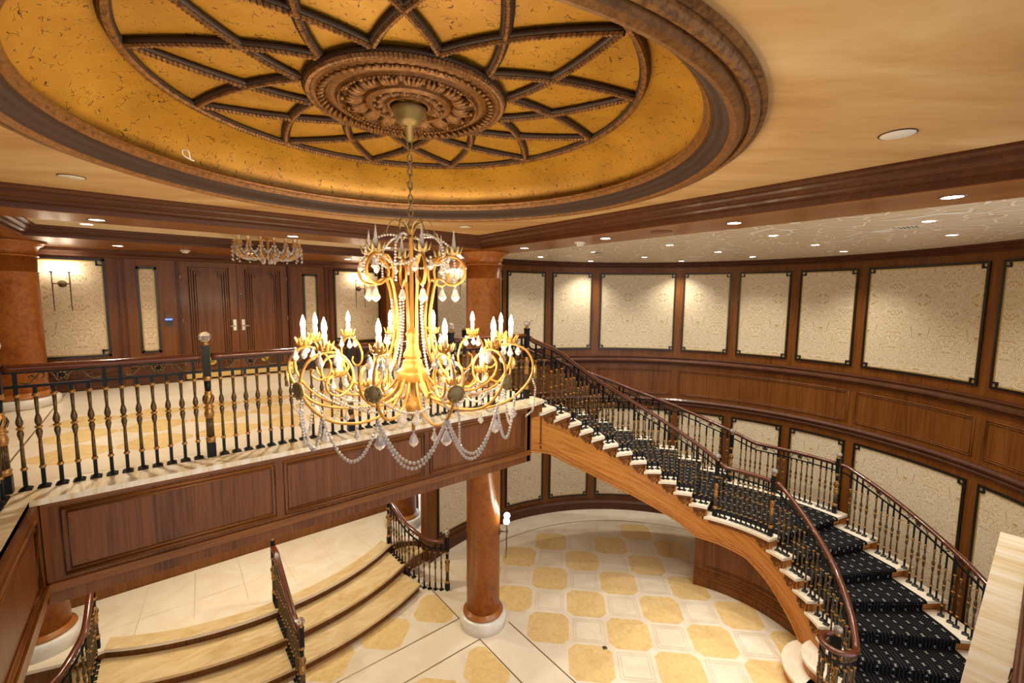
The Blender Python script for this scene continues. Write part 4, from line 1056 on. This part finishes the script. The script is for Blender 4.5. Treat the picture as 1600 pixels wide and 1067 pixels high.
m.build('base_wall', ['wood'], stair)
m = MB()
curved(m, [(-.0, -3.40), (.012, -3.405), (.012, -3.425), (.022, -3.43), (.022, -3.455), (.034, -3.46), (.034, -3.50), (.045, -3.505), (.045, -3.598)], 26.4, -44, 2, 0, CST, RWB, False)
def panel_loop(q):
    top = [(a, min(-2.99, interp(SB, a) - .08) - q) for a in [22 - q * 40 - 2 * i for i in range(18)]]
    top = [(a, z) for a, z in top if z > -3.34 + q]
    lp = [W2(pol(CST, RWB - .004, a), z) for a, z in top]
    return lp + [W2(pol(CST, RWB - .004, a), -3.36 + q) for a in [top[-1][0] + (top[0][0] - top[-1][0]) * i / 12 for i in range(13)]]
for q in (0, .022): m.tube(panel_loop(q), .007 * S, 6, 0, closed=True)
m.build('base_moulding', ['wood'], stair)

# stair railings
def zfin(x, y, zr): return zk(tread_at(math.degrees(math.atan2(y - CST[1], x - CST[0])), lambda k: TH[k]))
def zfout(x, y, zr): return zk(tread_at(math.degrees(math.atan2(y - CST[1], x - CST[0])), tho))
RI, RO = .088, 2.50
a_list = [131 - .8 * i for i in range(int((131 + 71) / .8) + 1)]
ip = [(2.848, 3.262, -1.0)]
for a in a_list[2:]:
    r = rin(a) + RI; 
    if a > 122: r = 1.62 + (rin(122) + RI - 1.62) * ((131 - a) / 9)
    ip.append((*pol(CST, r, a), zin(a)))
ls = ip[-1]; hd = Vector((ip[-1][0] - ip[-2][0], ip[-1][1] - ip[-2][1])).normalized(); rn = Vector((hd.y, -hd.x))
VC = (ls[0] + .13 * rn.x, ls[1] + .13 * rn.y)
a0 = math.degrees(math.atan2(ls[1] - VC[1], ls[0] - VC[0]))
for i in range(1, 25): ip.append((*pol(VC, .13 - .0012 * i, a0 - 13 * i), ls[2] + .0))
def cumlen(pts):
    c = [0]
    for a, b in zip(pts, pts[1:]): c.append(c[-1] + math.hypot(b[0] - a[0], b[1] - a[1]))
    return c
def sat(pts, ang):   # length at which the path passes an angle about the stair's centre
    c = cumlen(pts)
    for i, p in enumerate(pts):
        if math.degrees(math.atan2(p[1] - CST[1], p[0] - CST[0])) <= ang: return c[i]
    return c[-1]
def zfin2(x, y, zr):
    if math.hypot(x - VC[0], y - VC[1]) < .14: return zk(20)
    return zfin(x, y, zr)
def rail_abs(name, label, pts, ns, zf, **k):
    return make_rail(name, label, pts, ns, zf, **k)
spots_sort = True
r1 = rail_abs('railing', 'inner stair railing curling into a volute at the foot of the curved staircase', ip, [sat(ip, 18.0), sat(ip, -9.6)], zfin2, spacing=.0575, spots=[sat(ip, TH[k] + f * (TH[k - 1] - TH[k])) for k in range(1, 21) if k != 13 for f in (.17, .5, .83)] + [sat(ip, 17.5 - 2.45 * i) for i in range(1, 11)] + [sat(ip, -69.5) + .055 * i for i in range(1, 15)])
put_newel(r1, VC, zk(20), top=.69)

op = [(*pol(CST, rout(a) - .11, a), zout(a)) for a in [107 - .7 * i for i in range(int((107 + 73) / .7))]]
rail_abs('railing', 'outer stair railing running close to the curved damask wall', op, [0.0, sat(op, 17.5), sat(op, -11.2), cumlen(op)[-1]], zfout, spacing=.0655, spots=[sat(op, tho(k) + f * (tho(k - 1) - tho(k))) for k in range(1, 21) if k != 13 for f in ((.13, .38, .63, .88) if k < 13 else (.11, .31, .51, .71, .91))] + [sat(op, 16.8 - 1.55 * i) for i in range(1, 18)])

# railings on the curved entry steps
def zst(x, y, zr):
    r = math.hypot(x - CE[0], y - CE[1])
    if r < 2.53: return -D + 3 * SR
    if r < 2.86: return -D + 2 * SR
    if r < 3.175 and -.62 < x < 2.40: return -D + SR
    return -D
def zsr(x, y):
    r = math.hypot(x - CE[0], y - CE[1]); return -D + interp([(2.35, 3 * SR), (2.53, 3 * SR), (3.2, .02), (3.3, 0)], r)
mp = [(.88, 5.09 - .02 * i, 0) for i in range(int((5.09 - 3.985) / .02) + 1)]
mp = [(x, y, zsr(x, y)) for x, y, _ in mp]
make_rail('railing', 'short straight railing down the middle of the curved entry steps', mp, [0.0, 1.0], zst, noball=(0,), spacing=.06)
def side(sgn):
    base = smoothpts([(2.31, 5.40, 0), (2.318, 5.2, 0), (2.325, 5.02, 0), (2.345, 4.90, 0), (2.42, 4.74, 0), (2.52, 4.60, 0), (2.655, 4.475, 0)], 10)
    return [((p.x if sgn > 0 else 1.76 - p.x), p.y, zsr(p.x, p.y)) for p in base]
make_rail('railing', 'curved railing ending at a crystal-ball newel beside the round lower column', side(1), [0.0, 1.0], zst, spacing=.075)
make_rail('railing', 'curved entry railing beside the broad lower column at the shadowed corner', side(-1), [0.0, 1.0], zst, spacing=.075)

# ------------------------------------------------------------------ doors
for i, (xa, xb, hx, word) in enumerate(((.287, .842, .80, 'leaf nearer the card reader'), (.846, 1.398, .89, 'leaf farther from the card reader'))):
    d = thing('door_%d' % (i + 1), 'brown wood double door, ' + word, 'door', W((xa + xb) / 2, 6.30, -1)); d['kind'] = 'structure'
    m = MB(); m.box(W(xa, 6.302, -.985), W(xb, 6.36, .388)); m.build('leaf', ['wood'], d)
    m = MB(); a, b = xa + .085, xb - .085
    for q in (0, .045): rect_mould(m, a + q, b - q, -.86 + q, .30 - q, 6.302, 0, .0052)
    for s_, e in ((a + .045, 1), (b - .045, -1)): rect_mould(m, min(s_, s_ + e * .06), max(s_, s_ + e * .06), .195, .255, 6.302, 0, .0035)
    m.build('panel_moulding', ['dark'], d)
    m = MB(); m.box(W(xa + .01, 6.296, -.985), W(xb - .008, 6.303, -.925)); m.build('kick_plate', ['kick'], d)
    m = MB(); s_ = 1 if i == 0 else -1
    m.box(W(hx - .016, 6.292, -.44), W(hx + .016, 6.303, -.31)); h = m.build('lock_plate', ['nickel'], d)
    m = MB(); m.tube([W(hx, 6.30, -.385), W(hx, 6.265, -.385), W(hx - s_ * .055, 6.262, -.385)], .009 * S, 8); m.build('lever_handle', ['nickel'], d)
    m = MB(); hxx = xa + .006 if i == 0 else xb - .006
    for z in (.20, -.30, -.80):
        q = MB(); q.lathe(W(hxx, 6.296, z - .03), [(.006 * S, 0), (.006 * S, .06 * S)], 8); q.build('hinge', ['nickel'], d)
    st_x = .548 if i == 0 else 1.104
    m = MB(); m.lathe(W(st_x, 6.301, -.795), [(.044 * S, 0), (.044 * S, .002), (.001, .002)], 24, 0, False, 0, Vector((0, -1, 0)))
    for r_, w_ in ((.012, .026), (0, .03), (-.012, .024)): m.box(W(st_x - w_, 6.2975, -.795 + r_ - .003), W(st_x + w_, 6.2992, -.795 + r_ + .003), 1)
    tag(m.build('round_sticker', ['yellow', 'blackplastic'], d), 'yellow round sticker')
m = MB(); m.lathe(W(.88, 6.30, 0.0), [(.008 * S, 0), (.006 * S, .004), (.001, .006)], 10, 0, True, 0, Vector((0, -1, 0))); m.build('peephole', ['nickel'], bpy.data.objects['door_2'])
rd = thing('card_reader', 'small card reader with a glowing blue strip beside the double doors', 'card reader', W(.168, 6.28, -.32))
m = MB(); m.box(W(.135, 6.262, -.36), W(.200, 6.28, -.295)); m.build('reader_body', ['blackplastic'], rd)
m = MB(); m.box(W(.137, 6.258, -.297), W(.198, 6.28, -.282)); m.build('blue_light', ['blue'], rd)
m = MB(); m.box(W(.142, 6.262, -.282), W(.195, 6.28, -.225)); m.build('keypad', ['bronze'], rd)

# ------------------------------------------------------------------ wall sconces
def sconce(label, o, n, power=5.0):
    """o: centre of the back plate (units), n: outward direction"""
    n = Vector(n).normalized(); t = Vector((-n.y, n.x, 0)); O = W(*o)
    def P(u, d, h): return O + t * u * S + n * d * S + Vector((0, 0, h * S))
    r = thing('wall_sconce', label, 'wall lamp', O, 'two-globe torch sconces')
    m = MB(); m.lathe(O, [(.034 * S, 0), (.034 * S, .006), (.026 * S, .014), (.012 * S, .020), (.001, .022)], 20, 0, True, 0, n); m.build('back_plate', ['bronze'], r)
    m = MB(); m.tube([P(-.062, .075, 0), P(-.03, .085, 0), P(.03, .085, 0), P(.062, .075, 0)], .0055 * S, 8); m.tube([P(0, .0, 0), P(0, .085, 0)], .008 * S, 8); m.build('cross_arm', ['bronze'], r)
    for e in (-1, 1):
        m = MB(); m.tube([P(e * .062, .075, .11), P(e * .062, .075, -.27)], [.0065 * S, .0035 * S], 8); m.lathe(P(e * .062, .075, .105), [(.006 * S, 0), (.018 * S, .012 * S), (.020 * S, .018 * S)], 12); ro = m.build('torch_rod', ['bronze'], r)
        m = MB(); m.ball(P(e * .062, .075, .148), .034 * S, 14); g = m.build('globe_shade', ['globe'], r)
    return r
sconce('torch sconce with two lit round globes on the wide damask panel by the big pillar', (-.65, 6.272, .085), (0, -1, 0))
sconce('torch sconce with two lit round globes on the damask panel behind the chandelier', (2.31, 6.272, .085), (0, -1, 0))
a_s = math.atan2(-.5, .28)
cs_ = Vector((sin(.86), -cos(.86), 0)).normalized()
sconce('torch sconce with two crystal globes on the lower hall column', (XB + .18 * cs_.x, YA + .18 * cs_.y, -2.545), cs_)
aw_ = 100.0; pc = pol(CW, RW - .012, aw_); sconce('torch sconce on the curved wall panel behind the pillar', (pc[0], pc[1], .20), (CW[0] - pc[0], CW[1] - pc[1], 0))

# ------------------------------------------------------------------ ceiling fittings
def downlight(x, y, z, label, r=.045, lens='lens', power=10, spot=110, ring='plastic', group='recessed ceiling downlights', col=(1, .86, .64)):
    d = thing('downlight', label, 'ceiling light', W(x, y, z), group); p = W(x, y, z)
    m = MB(); m.lathe(p, [(r * .80 * S, .0), (r * .82 * S, -.004), (r * S, -.005), (r * 1.08 * S, -.002), (r * 1.08 * S, 0)], 24, caps=False); m.build('trim_ring', [ring], d)
    m = MB(); m.lathe(p + Vector((0, 0, -.002)), [(r * .82 * S, 0), (r * .7 * S, -.001), (.001, -.001)], 20); m.build('lens', [lens], d)
    if power: lamp('downlight_lamp', 'SPOT', p + Vector((0, 0, -.02)), power, col, .04, spot, 1.0, d)
oname = ['nearest the gallery pillar', 'second from the gallery pillar', 'third from the gallery pillar', 'nearest the viewer']
for y, o in zip((3.16, 2.22, 1.26, .336), oname): downlight(2.71, y, ZS, 'recessed downlight in the wooden stairwell beam, ' + o, ring='rail', power=PW_BEAM)
for x, o in zip((-.214, .885, 1.984), ('above the first gallery newel', 'in front of the small chandelier', 'behind the main chandelier')): downlight(x, 3.75, ZS, 'recessed downlight in the gallery beam ' + o, ring='rail', power=PW_BEAM)
for x, y, z, o in ((-.335, 4.80, ZK, 'in the cream coffer near the left beam'), (2.1, 4.80, ZK, 'in the cream coffer near the pillar'), (-.192, 5.66, ZS, 'in the far wooden soffit near the big pillar'), (.885, 5.66, ZS, 'in the far wooden soffit above the doors'), (1.96, 5.66, ZS, 'in the far wooden soffit above the far damask panel')):
    downlight(x, y, z, 'recessed downlight ' + o, power=PW_GAL)
rown = ('nearest the viewer', 'second row', 'third row', 'fourth row', 'farthest row'); coln = ('column by the beam', 'middle column', 'column by the wall')
for j, y in enumerate((.64, 1.65, 2.66, 3.69, 4.66)):
    for i, x in enumerate((4.30, 5.35, 6.30)):
        if math.hypot(x - CW[0], y - CW[1]) < RW - .25: downlight(x, y, ZC, 'recessed downlight in the leaf-relief ceiling, %s, %s' % (rown[j], coln[i]), power=PW_STAIR, col=(1, .93, .80), spot=118)
downlight(3.2, 3.70, ZC, 'recessed downlight in the leaf-relief ceiling right beside the pillar', power=PW_STAIR)
for x, y, o in ((1.977, .394, 'above the near stair rail'), (-.25, 3.04, 'toward the big left pillar'), (2.005, 3.066, 'toward the centre pillar')):
    sp_ = thing('ceiling_speaker', 'flat round off-white disc in the tan ceiling corner ' + o, 'ceiling fitting', W(x, y, ZC), 'round ceiling discs'); p = W(x, y, ZC)
    m = MB(); m.lathe(p, [(.052 * S, 0), (.052 * S, -.004), (.048 * S, -.005)], 28, caps=False); m.build('rim', ['dark'], sp_)
    m = MB(); m.lathe(p, [(.049 * S, -.004), (.046 * S, -.007), (.001, -.007)], 28); m.build('cover', ['plastic'], sp_)
m_ = thing('ceiling_speaker', 'flush round wood-coloured speaker in the stairwell beam', 'ceiling fitting', W(2.70, 1.74, ZS)); m = MB(); m.lathe(W(2.70, 1.74, ZS), [(.065 * S, 0), (.065 * S, -.003), (.001, -.004)], 28); m.build('grille', ['wood'], m_); m = MB(); m.lathe(W(2.70, 1.74, ZS), [(.070 * S, 0), (.070 * S, -.003), (.064 * S, -.004)], 28, caps=False); m.build('rim', ['dark'], m_)
for x, y, o in ((2.735, 2.50, 'in the stairwell beam'), (.324, 5.70, 'in the far soffit above the doors')):
    s_ = thing('smoke_detector', 'off-white smoke detector hanging ' + o, 'smoke detector', W(x, y, ZS), 'smoke detectors'); p = W(x, y, ZS)
    m = MB(); m.lathe(p, [(.045 * S, 0), (.045 * S, -.012 * S), (.034 * S, -.018 * S)], 20); m.build('base', ['plastic'], s_)
    m = MB(); m.lathe(p, [(.030 * S, -.017 * S), (.024 * S, -.032 * S), (.001, -.034 * S)], 16); m.build('sensor_head', ['plastic'], s_)
for x, y, o in ((4.348, 3.684, 'toward the pillar'), (4.51, .782, 'toward the viewer')):
    v_ = thing('ceiling_vent', 'small square slotted vent in the leaf-relief ceiling ' + o, 'vent', W(x, y, ZC), 'ceiling vents')
    m = MB(); m.box(W(x - .07, y - .07, ZC - .006), W(x + .07, y + .07, ZC)); m.build('frame', ['plastic'], v_)
    m = MB()
    for i in range(5): m.box(W(x - .055, y - .05 + i * .024, ZC - .008), W(x + .055, y - .042 + i * .024, ZC - .005))
    m.build('slat', ['blackplastic'], v_)
cb = MB(); cb.tube(smoothpts([W(.185, 2.545, .607), W(.178, 2.53, .635), W(.160, 2.54, .640), W(.158, 2.55, .625), W(.172, 2.552, .612), W(.20, 2.56, .603)], 6), .0035 * S, 6)
tag(cb.build('loose_cable', ['plastic']), 'loose white loop of cable poking over the dome rim moulding', 'cable', None, 'thing')
fd = thing('floor_drain', 'small round brass floor cap set in the lower hall marble', 'floor cap', W(3.449, 2.676, -D)); m = MB(); m.lathe(W(3.449, 2.676, -D), [(.022 * S, .001), (.022 * S, .006), (.012 * S, .009), (.001, .009)], 20); m.build('cap', ['bronze'], fd); m = MB(); m.lathe(W(3.449, 2.676, -D), [(.026 * S, .0008), (.026 * S, .005), (.021 * S, .0065)], 20, caps=False); m.build('ring', ['brass'], fd)
# lower hall downlights under the gallery slab
for x, y, o in ((-.3, 4.6, 'left of the middle railing'), (.88, 5.35, 'over the middle railing'), (2.0, 4.6, 'near the lower column'), (-.3, 5.6, 'far left'), (2.0, 5.6, 'far right')):
    d = thing('downlight', 'recessed downlight under the gallery slab ' + o, 'ceiling light', W(x, y, -1.5), 'lower hall downlights'); p = W(x, y, -1.501)
    m = MB(); m.lathe(p, [(.05 * S, 0), (.05 * S, -.004), (.001, -.004)], 20); m.build('lens', ['lens'], d); lamp('downlight_lamp', 'SPOT', p + Vector((0, 0, -.03)), PW_LOW, (1, .86, .62), .05, 130, .6, d)

# ------------------------------------------------------------------ daylight and film
wd = bpy.data.worlds.new('world'); SC.world = wd; wd.use_nodes = True
bg = wd.node_tree.nodes['Background']; bg.inputs[0].default_value = (.90, .93, 1, 1); bg.inputs[1].default_value = WORLD
SC.view_settings.view_transform = 'Standard'; SC.view_settings.look = 'None'; SC.view_settings.gamma = 1; SC.view_settings.exposure = EXPO
SC.view_settings.use_curve_mapping = False
cy = SC.cycles; cy.use_denoising = True; cy.caustics_reflective = False; cy.caustics_refractive = False; cy.sample_clamp_indirect = 4; cy.max_bounces = 9; cy.diffuse_bounces = 5; cy.glossy_bounces = 3; cy.transmission_bounces = 7; cy.transparent_max_bounces = 6; cy.blur_glossy = .6

# ------------------------------------------------------------------ camera
cam = bpy.data.cameras.new('camera'); cam.sensor_width = 36; cam.lens = 36 * 696.359 / 1600; cam.clip_start = .02
co = bpy.data.objects.new('camera', cam); COL.objects.link(co); SC.camera = co
yaw, pit, rol = .683607907, -.101169497, .00866623489
fw = Vector((sin(yaw) * cos(pit), cos(yaw) * cos(pit), sin(pit))); rt = Vector((cos(yaw), -sin(yaw), 0)); u0 = rt.cross(fw)
rr_ = rt * cos(rol) + u0 * sin(rol); uu = -rt * sin(rol) + u0 * cos(rol)
mt = Matrix((rr_, uu, -fw)).transposed().to_4x4(); mt.translation = W(0, 0, 0); co.matrix_world = mt
